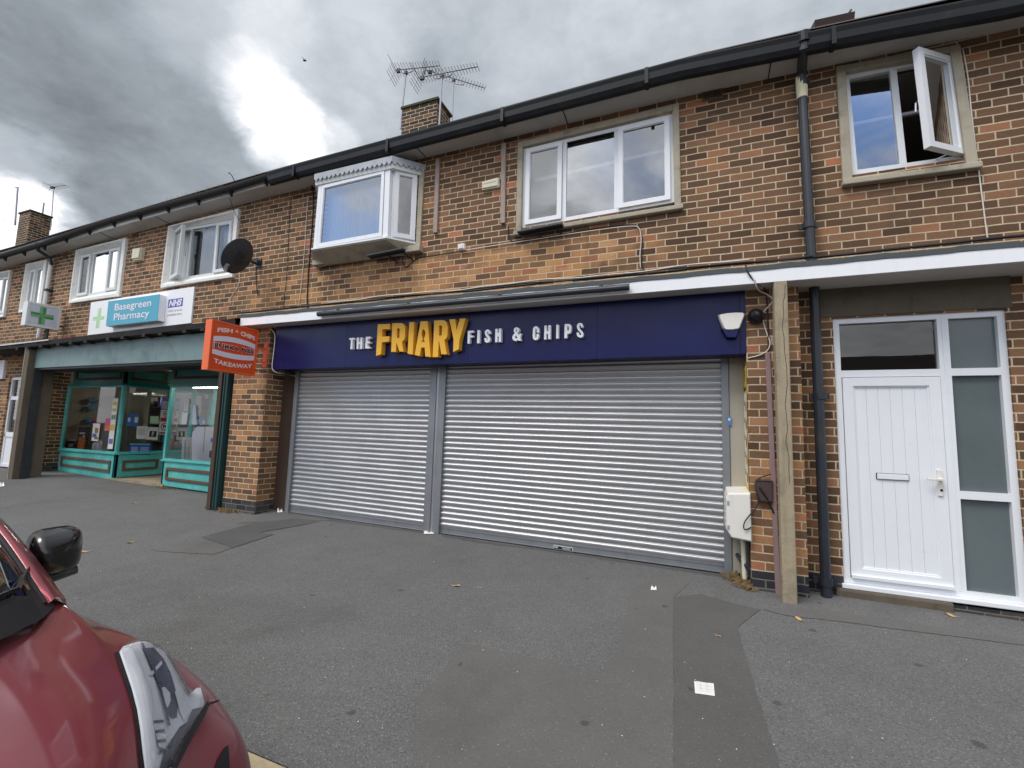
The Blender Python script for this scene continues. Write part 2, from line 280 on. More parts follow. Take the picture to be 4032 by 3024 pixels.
# ------------------------------------------------------------------ mesh helpers
ORIG = {}
class MB:
    def __init__(s): s.v = []; s.f = []; s.mi = []; s.cur = 0
    def add(s, vs, fs):
        n = len(s.v); s.v += [Vector(p) for p in vs]; s.f += [tuple(i+n for i in f) for f in fs]; s.mi += [s.cur]*len(fs); return s
    def quad(s, a, b, c, d): return s.add([a, b, c, d], [(0, 1, 2, 3)])
    def hexa(s, p):            # 8 corners: 0-3 back ring, 4-7 front ring
        return s.add(p, [(0, 1, 2, 3), (7, 6, 5, 4), (0, 4, 5, 1), (1, 5, 6, 2), (2, 6, 7, 3), (3, 7, 4, 0)])
    def box(s, x0, x1, y0, y1, z0, z1):
        return s.hexa([(x0, y0, z0), (x1, y0, z0), (x1, y0, z1), (x0, y0, z1), (x0, y1, z0), (x1, y1, z0), (x1, y1, z1), (x0, y1, z1)])
    def obox(s, c, ax, ay, az):   # oriented box, half vectors
        c, ax, ay, az = map(Vector, (c, ax, ay, az))
        return s.hexa([c-ax-ay-az, c+ax-ay-az, c+ax-ay+az, c-ax-ay+az, c-ax+ay-az, c+ax+ay-az, c+ax+ay+az, c-ax+ay+az])
    def tube(s, pts, r, seg=8, caps=True):
        pts = [Vector(p) for p in pts]; rs = r if isinstance(r, (list, tuple)) else [r]*len(pts); n0 = len(s.v); prev = None
        for i, p in enumerate(pts):
            t = (pts[min(i+1, len(pts)-1)]-pts[max(i-1, 0)]).normalized()
            if prev is None:
                a = Vector((0, 0, 1)) if abs(t.z) < .9 else Vector((1, 0, 0)); nrm = t.cross(a).normalized()
            else: nrm = (prev-t*prev.dot(t)).normalized()
            prev = nrm; bn = t.cross(nrm)
            for k in range(seg):
                a = 2*math.pi*k/seg; s.v.append(p+(nrm*math.cos(a)+bn*math.sin(a))*rs[i])
        fs = []
        for i in range(len(pts)-1):
            for k in range(seg):
                k2 = (k+1) % seg; fs.append((n0+i*seg+k, n0+i*seg+k2, n0+(i+1)*seg+k2, n0+(i+1)*seg+k))
        if caps: fs += [tuple(n0+k for k in reversed(range(seg))), tuple(n0+(len(pts)-1)*seg+k for k in range(seg))]
        s.f += fs; s.mi += [s.cur]*len(fs); return s
    def poly(s, loops, fn, d0, d1=None):
        """Flat shape with holes: loops of 2-D points, fn(a, b, depth) -> place; d1 gives it thickness."""
        tr = tessellate_polygon([[Vector((p[0], p[1], 0)) for p in l] for l in loops]); flat = [p for l in loops for p in l]
        n = len(flat); s.add([fn(p[0], p[1], d0) for p in flat], [tuple(t) for t in tr])
        if d1 is not None:
            s.add([fn(p[0], p[1], d1) for p in flat], [tuple(reversed(t)) for t in tr]); k = 0
            for l in loops:
                for i in range(len(l)):
                    a, b = l[i], l[(i+1) % len(l)]
                    s.quad(fn(a[0], a[1], d0), fn(b[0], b[1], d0), fn(b[0], b[1], d1), fn(a[0], a[1], d1))
        return s
    def grid(s, rows, closed=False):
        n0 = len(s.v); nc = len(rows[0])
        for r in rows: s.v += [Vector(p) for p in r]
        for i in range(len(rows)-1):
            for j in range(nc-(0 if closed else 1)):
                j2 = (j+1) % nc; s.f.append((n0+i*nc+j, n0+i*nc+j2, n0+(i+1)*nc+j2, n0+(i+1)*nc+j)); s.mi.append(s.cur)
        return s
def origin(o): return ORIG.get(o.name, Vector((0, 0, 0))) if o else Vector((0, 0, 0))
def ob(name, mb, ms, parent=None, smooth=False, loc=None, bevel=0, sub=0, merge=True):
    org = origin(parent) if parent else Vector(loc if loc is not None else (0, 0, 0))
    me = bpy.data.meshes.new(name); me.from_pydata([tuple(p-org) for p in mb.v], [], mb.f)
    for mm in (ms if isinstance(ms, (list, tuple)) else [ms]): me.materials.append(MATS[mm])
    for p, i in zip(me.polygons, mb.mi): p.material_index = i
    if merge:
        b = bmesh.new(); b.from_mesh(me); bmesh.ops.remove_doubles(b, verts=b.verts, dist=1e-5); bmesh.ops.recalc_face_normals(b, faces=b.faces); b.to_mesh(me); b.free()
    o = bpy.data.objects.new(name, me); COL.objects.link(o)
    if parent: o.parent = parent
    else: o.location = org
    ORIG[o.name] = org
    if smooth:
        for p in me.polygons: p.use_smooth = True
    if bevel:
        bm_ = o.modifiers.new('edge', 'BEVEL'); bm_.width = bevel; bm_.segments = 2; bm_.limit_method = 'ANGLE'; bm_.angle_limit = R(40)
    if sub:
        sm = o.modifiers.new('sub', 'SUBSURF'); sm.levels = sub; sm.render_levels = sub
    return o
def tag(o, label, cat, group=None, kind=None):
    if label: o['label'] = label
    if cat: o['category'] = cat
    if group: o['group'] = group
    if kind: o['kind'] = kind
    return o
def thing(name, label, cat, loc=(0, 0, 0), group=None):
    o = bpy.data.objects.new(name, None); COL.objects.link(o); o.location = loc; o.empty_display_size = .1
    ORIG[o.name] = Vector(loc); return tag(o, label, cat, group)
def single(name, mb, ms, label, cat, loc=None, group=None, **k):
    if loc is None:
        xs = [p.x for p in mb.v]; ys = [p.y for p in mb.v]; zs = [p.z for p in mb.v]
        loc = ((min(xs)+max(xs))/2, (min(ys)+max(ys))/2, min(zs))
    return tag(ob(name, mb, ms, None, loc=loc, **k), label, cat, group)
def lerp(a, b, t): return a+(b-a)*t
def interp(x, pts):
    if x <= pts[0][0]: return pts[0][1]
    for (a, va), (b, vb) in zip(pts, pts[1:]):
        if x <= b: return lerp(va, vb, (x-a)/(b-a))
    return pts[-1][1]
class Fr:
    """A flat frame given by four corners (BL, BR, TR, TL); p(s, t, d): d metres towards the street."""
    def __init__(s, bl, br, tr, tl, out=(0, -1, 0)):
        s.c = [Vector(p) for p in (bl, br, tr, tl)]; s.out = Vector(out)
        s.W = ((s.c[1]-s.c[0]).length+(s.c[2]-s.c[3]).length)/2; s.H = ((s.c[3]-s.c[0]).length+(s.c[2]-s.c[1]).length)/2
    def p(s, a, b, d=0.0):
        q = s.c[0]*(1-a)*(1-b)+s.c[1]*a*(1-b)+s.c[2]*a*b+s.c[3]*(1-a)*b; return q+s.out*d
    def box(s, mb, a0, a1, b0, b1, d0, d1):
        mb.hexa([s.p(a0, b0, d0), s.p(a1, b0, d0), s.p(a1, b1, d0), s.p(a0, b1, d0), s.p(a0, b0, d1), s.p(a1, b0, d1), s.p(a1, b1, d1), s.p(a0, b1, d1)])
    def bars(s, mb, a0, a1, b0, b1, w, d0, d1):      # rectangular ring of bars, w metres wide
        u, v = w/s.W, w/s.H
        s.box(mb, a0, a0+u, b0, b1, d0, d1); s.box(mb, a1-u, a1, b0, b1, d0, d1)
        s.box(mb, a0+u, a1-u, b0, b0+v, d0, d1); s.box(mb, a0+u, a1-u, b1-v, b1, d0, d1)
    def sheet(s, mb, a0, a1, b0, b1, d, back=None):
        if back is None: mb.quad(s.p(a0, b0, d), s.p(a1, b0, d), s.p(a1, b1, d), s.p(a0, b1, d))
        else: s.box(mb, a0, a1, b0, b1, d, d+back)
def fr(bl, br, tr, tl, y=0.0): return Fr(*(at(*q, y) for q in (bl, br, tr, tl)))
# writing: Blender's own letters turned into flat shapes
def text2d(s, bold=0.0, shear=0.0, space=1.0):
    cu = bpy.data.curves.new('t', 'FONT'); cu.body = s; cu.offset = bold; cu.shear = shear; cu.space_character = space; cu.resolution_u = 4; cu.fill_mode = 'FRONT'
    o = bpy.data.objects.new('t', cu); COL.objects.link(o); dg = bpy.context.evaluated_depsgraph_get(); me = o.evaluated_get(dg).to_mesh()
    vs = [(v.co.x, v.co.y) for v in me.vertices]; fs = [tuple(p.vertices) for p in me.polygons]
    o.evaluated_get(dg).to_mesh_clear(); bpy.data.objects.remove(o); bpy.data.curves.remove(cu)
    x0 = min(v[0] for v in vs); x1 = max(v[0] for v in vs); y0 = min(v[1] for v in vs); y1 = max(v[1] for v in vs)
    return [((x-x0)/(x1-x0), (y-y0)/(y1-y0)) for x, y in vs], fs
def write(mb, f, s, a0, a1, b0, b1, d, bold=0.0, warp=None, **k):
    vs, fs = text2d(s, bold, **k)
    mb.add([f.p(lerp(a0, a1, x), lerp(b0, b1, y)+(warp(lerp(a0, a1, x)) if warp else 0), d) for x, y in vs], fs)
def stroke(pts, w):
    """Closed outline of a thick line through pts."""
    L, Rr = [], []
    for i, p in enumerate(pts):
        a = pts[max(i-1, 0)]; b = pts[min(i+1, len(pts)-1)]; tx, ty = b[0]-a[0], b[1]-a[1]; l = math.hypot(tx, ty); nx, ny = -ty/l, tx/l
        L.append((p[0]+nx*w/2, p[1]+ny*w/2)); Rr.append((p[0]-nx*w/2, p[1]-ny*w/2))
    return L+Rr[::-1]
def smooth_line(pts, n=3):
    for _ in range(n):
        q = [pts[0]]
        for a, b in zip(pts, pts[1:]):
            q += [tuple(lerp(x, y, .25) for x, y in zip(a, b)), tuple(lerp(x, y, .75) for x, y in zip(a, b))]
        pts = q+[pts[-1]]
    return pts
# ------------------------------------------------------------------ the ground
GX = [(-60, 1.2), (-14, .2), (-11.6, .12), (-8.5, .065), (-7, .042), (-6, .036), (0, -.03), (2, -.045), (8, -.11), (40, -.4)]
KERB_Y = -3.76
def gz(x, y):
    y = max(y, KERB_Y); b = interp(x, GX)
    return b+.1*max(min(y-.1, 0), -.35)+.02*min(y+.25, 0)
def road_z(x): return gz(x, KERB_Y)-.12
mb = MB(); xs = [-60+i*1.0 for i in range(51)]+[-9.5+i*.5 for i in range(40)]+[11+i*2 for i in range(12)]; ys = [KERB_Y]+[-3.5+i*.4 for i in range(10)]+[.6, 1.4, 2.2, 3.2]
mb.grid([[(x, y, gz(x, y)) for x in xs] for y in ys])
tag(ob('pavement', mb, 'tarmac', smooth=True), None, None, kind='structure')
mb = MB(); mb.grid([[(x, y, road_z(x)-.012*abs(y+8)) for x in [-200, -100]+xs+[80, 200]] for y in [-60, -30, -20, -14, -11, -8, -6, -5, -4.2, KERB_Y-.15]])
tag(ob('road', mb, 'road', smooth=True), None, None, kind='structure')
mb = MB(); mb.grid([[(x, y, -1.6) for x in (-400, 400)] for y in (-400, 400)]); tag(ob('ground', mb, 'tarmac_dark'), None, None, kind='structure')
mb = MB(); x = -30.0
while x < 24:
    l = .9; z0, z1 = gz(x, KERB_Y), gz(x+l, KERB_Y)
    mb.hexa([(x+.006, KERB_Y-.004, z0-.35), (x+l-.006, KERB_Y-.004, z1-.35), (x+l-.006, KERB_Y-.004, z1+.006), (x+.006, KERB_Y-.004, z0+.006), (x+.006, KERB_Y-.15, z0-.35), (x+l-.006, KERB_Y-.15, z1-.35), (x+l-.006, KERB_Y-.145, z1+.004), (x+.006, KERB_Y-.145, z0+.004)]); x += l
tag(ob('kerb', mb, 'kerb_stone', bevel=.012), None, None, kind='structure')
def ground_pt(u, v):
    z = 0.0
    for _ in range(8): p = atz(u, v, z); z = gz(p.x, p.y)
    return Vector((p.x, p.y, z))
def patch(pts, ms, lift):
    """A repair in the tarmac: a sheet following the pavement."""
    P = [ground_pt(*q) for q in pts]; loop = []
    for a, b in zip(P, P[1:]+P[:1]):
        n = max(1, int((b-a).length/.12))
        for i in range(n):
            q = a.lerp(b, i/n); loop.append((q.x+random.uniform(-.006, .006), q.y+random.uniform(-.006, .006)))
    bm_ = bmesh.new(); vs = [bm_.verts.new((x, y, 0)) for x, y in loop]; bm_.faces.new(vs); bmesh.ops.triangulate(bm_, faces=bm_.faces)
    bmesh.ops.subdivide_edges(bm_, edges=[e for e in bm_.edges if e.calc_length() > .6], cuts=2, use_grid_fill=False); bmesh.ops.triangulate(bm_, faces=bm_.faces)
    mb = MB(); bm_.verts.index_update(); mb.add([(v.co.x, v.co.y, gz(v.co.x, v.co.y)+lift) for v in bm_.verts], [tuple(v.index for v in f.verts) for f in bm_.faces]); bm_.free()
    return tag(ob('tarmac_patch', mb, ms), None, None, kind='structure')
patch([(2652, 2352), (2760, 2340), (2870, 2372), (2996, 2402), (2902, 2470), (2952, 2640), (3010, 2830), (3080, 3060), (2655, 3060)], 'tarmac_patch', .005)
patch([(2486, 2321), (2620, 2258), (2745, 2262), (2652, 2352), (2655, 3060), (1620, 3060), (1640, 2760), (1835, 2535), (2370, 2650), (2440, 2550)], 'tarmac_pale', .0035)
patch([(791, 2116), (1010, 2058), (1160, 2042), (1265, 2052), (1020, 2098), (1078, 2106), (915, 2158)], 'tarmac_dark', .006)
patch([(600, 2170), (791, 2116), (915, 2158), (840, 2185)], 'tarmac_pale', .004)
patch([(930, 2062), (1050, 2030), (1165, 2026), (1300, 2047), (1265, 2052), (1160, 2042), (1010, 2058)], 'tarmac_pale', .0045)
patch([(312, 1913), (455, 1895), (640, 1915), (630, 1945), (560, 1962)], 'tarmac_pale', .004)
patch([(3000, 2400), (3120, 2392), (3300, 2410), (3700, 2470), (4060, 2530), (4060, 2545), (3700, 2500), (3300, 2448), (3090, 2425)], 'tarmac_pale', .0042)

def verge(pts, ms, lift): return patch(pts, ms, lift)
mat('wall_dirt', srgb(78, 72, 64), .95, var=.4, scale=12, bump=.3)
for seg, ms_ in (([(1135, 2016), (1400, 2052), (1690, 2092), (1690, 2104), (1480, 2076), (1250, 2046), (1135, 2030)], 'tarmac_dark'), ([(1740, 2100), (2200, 2164), (2600, 2222), (2880, 2266), (2870, 2276), (2500, 2222), (2120, 2166), (1900, 2140), (1740, 2112)], 'tarmac_dark')): patch(seg, ms_, .003)
# ------------------------------------------------------------------ the terrace: two shop units side by side
XB = -6.80                          # party line between the pharmacy and the chip shop
shop = thing('chip_shop_building', 'brown brick terrace unit with closed roller shutters, white canopy and a flat above', 'building', (-3, 0, 0))
pharm = thing('pharmacy_building', 'brown brick terrace unit with turquoise shopfront under a grey-green fascia and net-curtained windows above', 'building', (-11, 0, 0))
def wall(mb, x0, x1, z0, z1, holes, y=0.0, deep=.22):
    X = sorted({x0, x1, *[h[i] for h in holes for i in (0, 1) if x0 < h[i] < x1]}); Z = sorted({z0, z1, *[h[i] for h in holes for i in (2, 3) if z0 < h[i] < z1]})
    inside = lambda x, z: any(h[0] < x < h[1] and h[2] < z < h[3] for h in holes)
    for a, b in zip(X, X[1:]):
        for c, d in zip(Z, Z[1:]):
            if not inside((a+b)/2, (c+d)/2): mb.quad((a, y, c), (b, y, c), (b, y, d), (a, y, d))
    for a, b, c, d in holes:
        mb.quad((a, y, c), (a, y+deep, c), (a, y+deep, d), (a, y, d)); mb.quad((b, y, c), (b, y, d), (b, y+deep, d), (b, y+deep, c))
        mb.quad((a, y, d), (a, y+deep, d), (b, y+deep, d), (b, y, d)); mb.quad((a, y, c), (b, y, c), (b, y+deep, c), (a, y+deep, c))
def hole(f, e=.012):
    return (max(f.c[0].x, f.c[3].x)+e, min(f.c[1].x, f.c[2].x)-e, max(f.c[0].z, f.c[1].z)+e, min(f.c[2].z, f.c[3].z)-e)
def hole_out(f, e=.004):
    return (min(f.c[0].x, f.c[3].x)-e, max(f.c[1].x, f.c[2].x)+e, min(f.c[0].z, f.c[1].z)-e, max(f.c[2].z, f.c[3].z)+e)
# window outlines, surveyed on the wall
q2 = fr((280.7, 1197), (478, 1168.6), (506.6, 938.7), (309, 987.5)); q3 = fr((641.6, 1136.2), (923.7, 1094.6), (949, 825.2), (672.3, 893.9))
q1 = fr((83, 1234), (168, 1218), (195, 1024), (112, 1042))
r0 = at(36, 1160, 0); zt0, zb0 = at(51, 1065, 0).z, at(20, 1250, 0).z
q0 = Fr((r0.x-1.5, 0, zb0), (r0.x, 0, zb0), (r0.x, 0, zt0), (r0.x-1.5, 0, zt0))
f2 = fr((306, 1174.7), (466, 1146), (487, 970), (325.5, 1005), .06); f3 = fr((670.5, 1111), (911, 1074), (926, 866), (693, 907), .06)
f1 = fr((106, 1216), (157, 1207), (179, 1053), (128, 1062), .06); f0 = Fr(*[p+Vector((dx_, .06, dz_)) for p, (dx_, dz_) in zip(q0.c, ((.1, .1), (-.1, .1), (-.1, -.1), (.1, -.1)))])
fb = fr((2056.6, 902.8), (2656, 799), (2650.7, 451.2), (2064.8, 589.5), .05); fw = fr((3353.5, 693), (3796.5, 633), (3742, 216), (3318.7, 303.8), .06)
qb = fr((2032, 918), (2683, 812), (2673, 406.5), (2040, 561)); qw = fr((3315.5, 719), (3847, 650), (3776, 182), (3290, 268))
fd = fr((3317, 2288), (4040, 2356), (3971, 1221.5), (3271.5, 1257), .05)
# bay: the hole behind it
bayh = (-5.45, -3.95, 4.2, 5.2)
mb = MB(); wall(mb, XB, 9, 3.0, 5.78, [hole_out(fb), hole_out(fw), bayh]); ob('upper_wall', mb, 'brick_wall', shop)
mb = MB(); wall(mb, -30, XB, 3.0, 5.6, [hole(q) for q in (q0, q1, q2, q3)]); ob('upper_wall', mb, 'brick_wall', pharm)
# lower storey
px0 = at(1025, 1760, -.2).x; rp0 = at(2950, 1860, -.2).x
mb = MB(); mb.box(-7.14, px0, -.2, .45, -.4, 3.0); ob('brick_pier', mb, 'brick_pier', shop)
mb = MB(); mb.box(-7.14-.004, px0+.004, -.204, .45, -.4, .21); ob('plinth', mb, 'brick_plinth', shop)
mb = MB(); mb.box(rp0, .98, -.2, .45, -.4, 3.0); ob('brick_pier', mb, 'brick_pier', shop)
mb = MB(); mb.box(rp0-.004, .98, -.204, .45, -.4, .125); ob('plinth', mb, 'brick_plinth', shop)
dh = hole(fd, .0); dh = (dh[0], dh[1], -.3, dh[3])
mb = MB(); wall(mb, .98, 9, -.4, 3.0, [dh], 0.0, .2); ob('lower_wall', mb, 'brick_lower', shop)
mb = MB(); mb.box(.98, dh[0]-.002, -.004, .1, -.4, .12); ob('plinth', mb, 'brick_plinth', shop)
mb = MB(); mb.box(dh[1]+.9, 9, -.004, .1, -.4, .12); ob('plinth', mb, 'brick_plinth', shop)
mb = MB(); zl = at(3271, 1250, 0).z
mb.box(at(3225, 1240, 0).x, at(3985, 1200, 0).x, -.012, .12, zl, 3.0); ob('lintel', mb, 'concrete_dark', shop, bevel=.008)
# shell behind: party wall, floors, back walls
mb = MB()
for x in (9, XB, -30): mb.box(x-.1, x+.1, .23, 8, -.4, 5.6)
mb.box(-30, 9, 8, 8.2, -.4, 5.6); mb.box(-30, 9, .23, 8, 2.78, 2.98)
ob('rear_shell', mb, 'room_wall', shop)
mb = MB(); mb.quad((-30, 3.6, 2.99), (9, 3.6, 2.99), (9, 3.6, 5.5), (-30, 3.6, 5.5)); mb.quad((-30, .23, 5.46), (9, .23, 5.46), (9, 3.6, 5.46), (-30, 3.6, 5.46))
for x in (-16.4, -14.1, -11.3, -8.0, -2.95, 1.25): mb.box(x-.05, x+.05, .23, 3.6, 2.99, 5.46)
ob('upstairs_rooms', mb, 'room_wall', shop)
# ------------------------------------------------------------------ eaves, gutters and roof
EF = [at(u, v, -.28) for u, v in ((0, 1024), (163, 976.5), (500, 881), (900, 770), (1100, 715), (1450, 628), (1717, 560), (1900, 510), (2404, 380), (2632, 316.5), (3332, 168), (4032, 34.8))]
EFZ = [(p.x, p.z) for p in EF]; ew = [at(u, v, 0) for u, v in ((0, 1061), (203.4, 1005.8), (671, 879.7), (900, 820.7), (1100, 765), (1670, 622), (1934, 560), (2500, 424), (2632, 395.6), (3265, 259.5), (4032, 104))]
EWZ = [(p.x, p.z) for p in ew]
et = [at(u, v, -.4) for u, v in ((0, 998), (163, 950), (407, 862), (900, 727), (1100, 664.5), (1900, 446), (2500, 281.6), (2632, 243.7), (3400, 80), (4032, -41))]
ETZ = [(p.x, p.z) for p in et]
XG = at(1067, 735, -.3).x           # where the pale fascia gives way to the black one
def sweep(mb, xs, prof, zf, closed=True):
    rows = [[(x, y, zf(x)+dz_) for y, dz_ in prof] for x in xs]; mb.grid(rows, closed)
    if closed: n = len(prof); k = len(mb.v)-n*len(xs); mb.add([mb.v[k+i] for i in range(n)], [tuple(range(n))]); mb.add([mb.v[len(mb.v)-n-n+i] for i in range(n)], [tuple(range(n))])
def rng(a, b, st): n = max(1, int(round((b-a)/st))); return [lerp(a, b, i/n) for i in range(n+1)]
ez = lambda x: interp(x, EFZ)
for bld, a, b in ((pharm, -30, XB), (shop, XB, 9)):
    mb = MB(); rows = []
    for x in rng(a, b, .4): rows.append([(x, -.262, ez(x)+.012), (x, .02, interp(x, EWZ))])
    mb.grid(rows); sf_ = ob('soffit', mb, 'soffit', bld)
    for u_ in ([(1660, 628), (2226, 475), (3030, 270)] if bld is shop else [(420, 935), (640, 880)]):
        mb = MB(); x = at(*u_, -.12).x; mb.hexa([(x-.005, -.258, ez(x)+.004), (x+.005, -.258, ez(x)+.004), (x+.005, -.258, ez(x)+.02), (x-.005, -.258, ez(x)+.02), (x-.005, -.004, interp(x, EWZ)-.006), (x+.005, -.004, interp(x, EWZ)-.006), (x+.005, -.004, interp(x, EWZ)+.02), (x-.005, -.004, interp(x, EWZ)+.02)]); ob('soffit_joint', mb, 'rot_timber', sf_)
    xs = [x for x in rng(a, b, .4)]
    if bld is shop:
        mb = MB(); sweep(mb, rng(XG, 9, .4), [(-.262, 0), (-.285, 0), (-.285, .22), (-.262, .22)], ez); ob('fascia_board', mb, 'black_gutter', bld)
        mb = MB(); sweep(mb, rng(XB, XG, .2), [(-.262, 0), (-.285, 0), (-.285, .22), (-.262, .22)], ez); ob('fascia_board', mb, 'upvc_old', bld)
        gx = rng(XG+.02, 9, .4); h = lambda x: interp(x, ETZ)
        mb = MB(); sweep(mb, gx, [(-.288, -.02), (-.288, -.175), (-.32, -.19), (-.36, -.18), (-.388, -.13), (-.395, -.06), (-.41, -.015), (-.41, 0), (-.398, 0), (-.385, -.06), (-.375, -.12), (-.32, -.165), (-.3, -.15), (-.3, -.02)], h)
        for x in rng(XG+.6, 8.6, 1.83): mb.box(x-.02, x+.02, -.4125, -.288, h(x)-.1915, h(x)+.004)
        gut = ob('gutter', mb, 'black_gutter', bld, smooth=False)
    else:
        mb = MB(); sweep(mb, xs, [(-.262, 0), (-.285, 0), (-.285, .22), (-.262, .22)], ez); ob('fascia_board', mb, 'upvc_old', bld)
        h = lambda x: interp(x, ETZ)
        pr = [(-.345+.06*math.cos(a_), -.01+.075*math.sin(a_)) for a_ in [math.pi+i*math.pi/8 for i in range(9)]]; pr += [(x_*.9-.0345, z_*.9) for x_, z_ in reversed(pr)]
        mb = MB(); sweep(mb, rng(-30, XG, .4), pr, h)
        for x in rng(-29.5, XG-.1, .86): mb.hexa([(x-.015, -.287, h(x)-.16), (x+.015, -.287, h(x)-.16), (x+.015, -.287, h(x)), (x-.015, -.287, h(x)), (x-.015, -.31, h(x)-.15), (x+.015, -.31, h(x)-.15), (x+.015, -.40, h(x)-.07), (x-.015, -.40, h(x)-.07)])
        ob('gutter', mb, 'rot_timber', bld)
# roof slopes and stacks
for bld, a, b in ((pharm, -30, XB), (shop, XB, 9)):
    mb = MB(); rows = []
    for x in rng(a, b, 1.0): z = ez(x)+.19; rows.append([(x, -.34, z), (x, -.30, z+.045), (x, 4.1, z+2.35), (x, 8.5, z), (x, 8.5, z-.05)])
    mb.grid(rows); roof = ob('roof', mb, 'roof_tile', bld); bld['_roof'] = roof.name
    del bld['_roof']
    if bld is pharm: roof_p = roof
    else: roof_s = roof
def stack(parent, c0, c1, d, zt, zb):
    mb = MB(); x0, x1 = c0.x, c1.x; y0 = c0.y
    mb.box(x0, x1, y0, y0+d, zb, zt-.06); s_ = ob('chimney', mb, 'brick_chimney', parent)
    mb = MB(); mb.box(x0-.035, x1+.035, y0-.035, y0+d+.035, zt-.06, zt); ob('chimney_cap', mb, 'moss', parent, bevel=.01)
    return s_
c0, c1 = at(1586, 424, 2.2), at(1723, 382, 2.2); CH = (c0.x, c1.x, 2.2, (c0.z+c1.z)/2)
cr = at(1774, 455, 2.2); dch = None
best = min(((abs(math.atan2(0, 1)) + abs((at(1774, 455, 2.2+k*.05).x)-c1.x), k*.05) for k in range(1, 60)))
stack(roof_s, c0, c1, best[1], CH[3], 6.3)
l0, l1 = at(78, 840, 2.2), at(122, 822, 2.2); lb = min((abs(at(202, 850, 2.2+k*.05).x-l1.x), k*.05) for k in range(1, 70))
stack(roof_p, l0, l1, min(lb[1], 1.6), (l0.z+l1.z)/2, 6.0)
# roof window propped open near the right-hand eaves
mb = MB(); a_, b_ = at(3205, 92, 0.5), at(3362, 58, .5)
mb.hexa([(a_.x, .5, a_.z-.1), (b_.x, .5, b_.z-.1), (b_.x, 1.0, b_.z+.05), (a_.x, 1.0, a_.z+.05), (a_.x, .45, a_.z), (b_.x, .45, b_.z), (b_.x, .95, b_.z+.2), (a_.x, .95, a_.z+.2)])
mb.tube([at(3335, 60, .48), at(3352, 38, .48)], .012, 6)
ob('roof_window', mb, 'brown_box', roof_s)
# ------------------------------------------------------------------ windows
def sash(parent, f, a0, a1, b0, b1, d0, m='upvc', w=.055, th=.03, g='pane'):
    mb = MB(); f.bars(mb, a0, a1, b0, b1, w, d0, d0+th); u, v = (w+.001)/f.W, (w+.001)/f.H
    f.bars(mb, a0+u*.9, a1-u*.9, b0+v*.9, b1-v*.9, .014, d0, d0+th-.012)
    s_ = ob('sash', mb, m, parent, bevel=.004)
    mb = MB(); f.sheet(mb, a0+u, a1-u, b0+v, b1-v, d0+.006); ob('pane', mb, g, parent); return s_
def fixed(parent, f, a0, a1, b0, b1, d, g='pane'):
    mb = MB(); f.sheet(mb, a0, a1, b0, b1, d); ob('pane', mb, g, parent)
def frame(bld, f, mull, m='upvc', w=.05, th=.05, name='window'):
    mb = MB(); f.bars(mb, 0, 1, 0, 1, w, -.03, th-.03)
    for s_ in mull: f.box(mb, s_-.028/f.W, s_+.028/f.W, w/f.H, 1-w/f.H, -.03, th-.03)
    return ob(name, mb, m, bld, bevel=.004)
def curtain(parent, f, a0, a1, b0, b1, back=.085, m='net_curtain', waves=14):
    mb = MB(); n = waves*6; rows = []
    for j in (0, .5, 1): rows.append([f.p(lerp(a0, a1, i/n), lerp(b0, b1, j), -back+.018*math.sin(i/6*2*math.pi+.6*math.sin(i*.7))) for i in range(n+1)])
    mb.grid(rows); ob('curtain', mb, m, parent, smooth=True)
def surround(parent, q, f, m, proud=.05, w=None):
    """Concrete box frame round an opening: outer outline q on the wall, inner outline f."""
    mb = MB(); o = q.c; i_ = f.c; oo = [p+Vector((0, -proud, 0)) for p in o]; back = [p+Vector((0, .06, 0)) for p in o]
    ii = [p.lerp(q_, .42)+Vector((0, -proud-p.lerp(q_, .42).y, 0)) for p, q_ in zip(o, i_)]; ib = [Vector((p.x, .035, p.z)) for p in i_]
    cen = (i_[0]+i_[2])/2
    for k in range(4):
        j = (k+1) % 4; mb.quad(oo[k], oo[j], ii[j], ii[k]); mb.quad(oo[k], back[k], back[j], oo[j]); mb.quad(ii[k], ii[j], ib[j], ib[k])
    return ob('surround', mb, m, parent, bevel=.006)
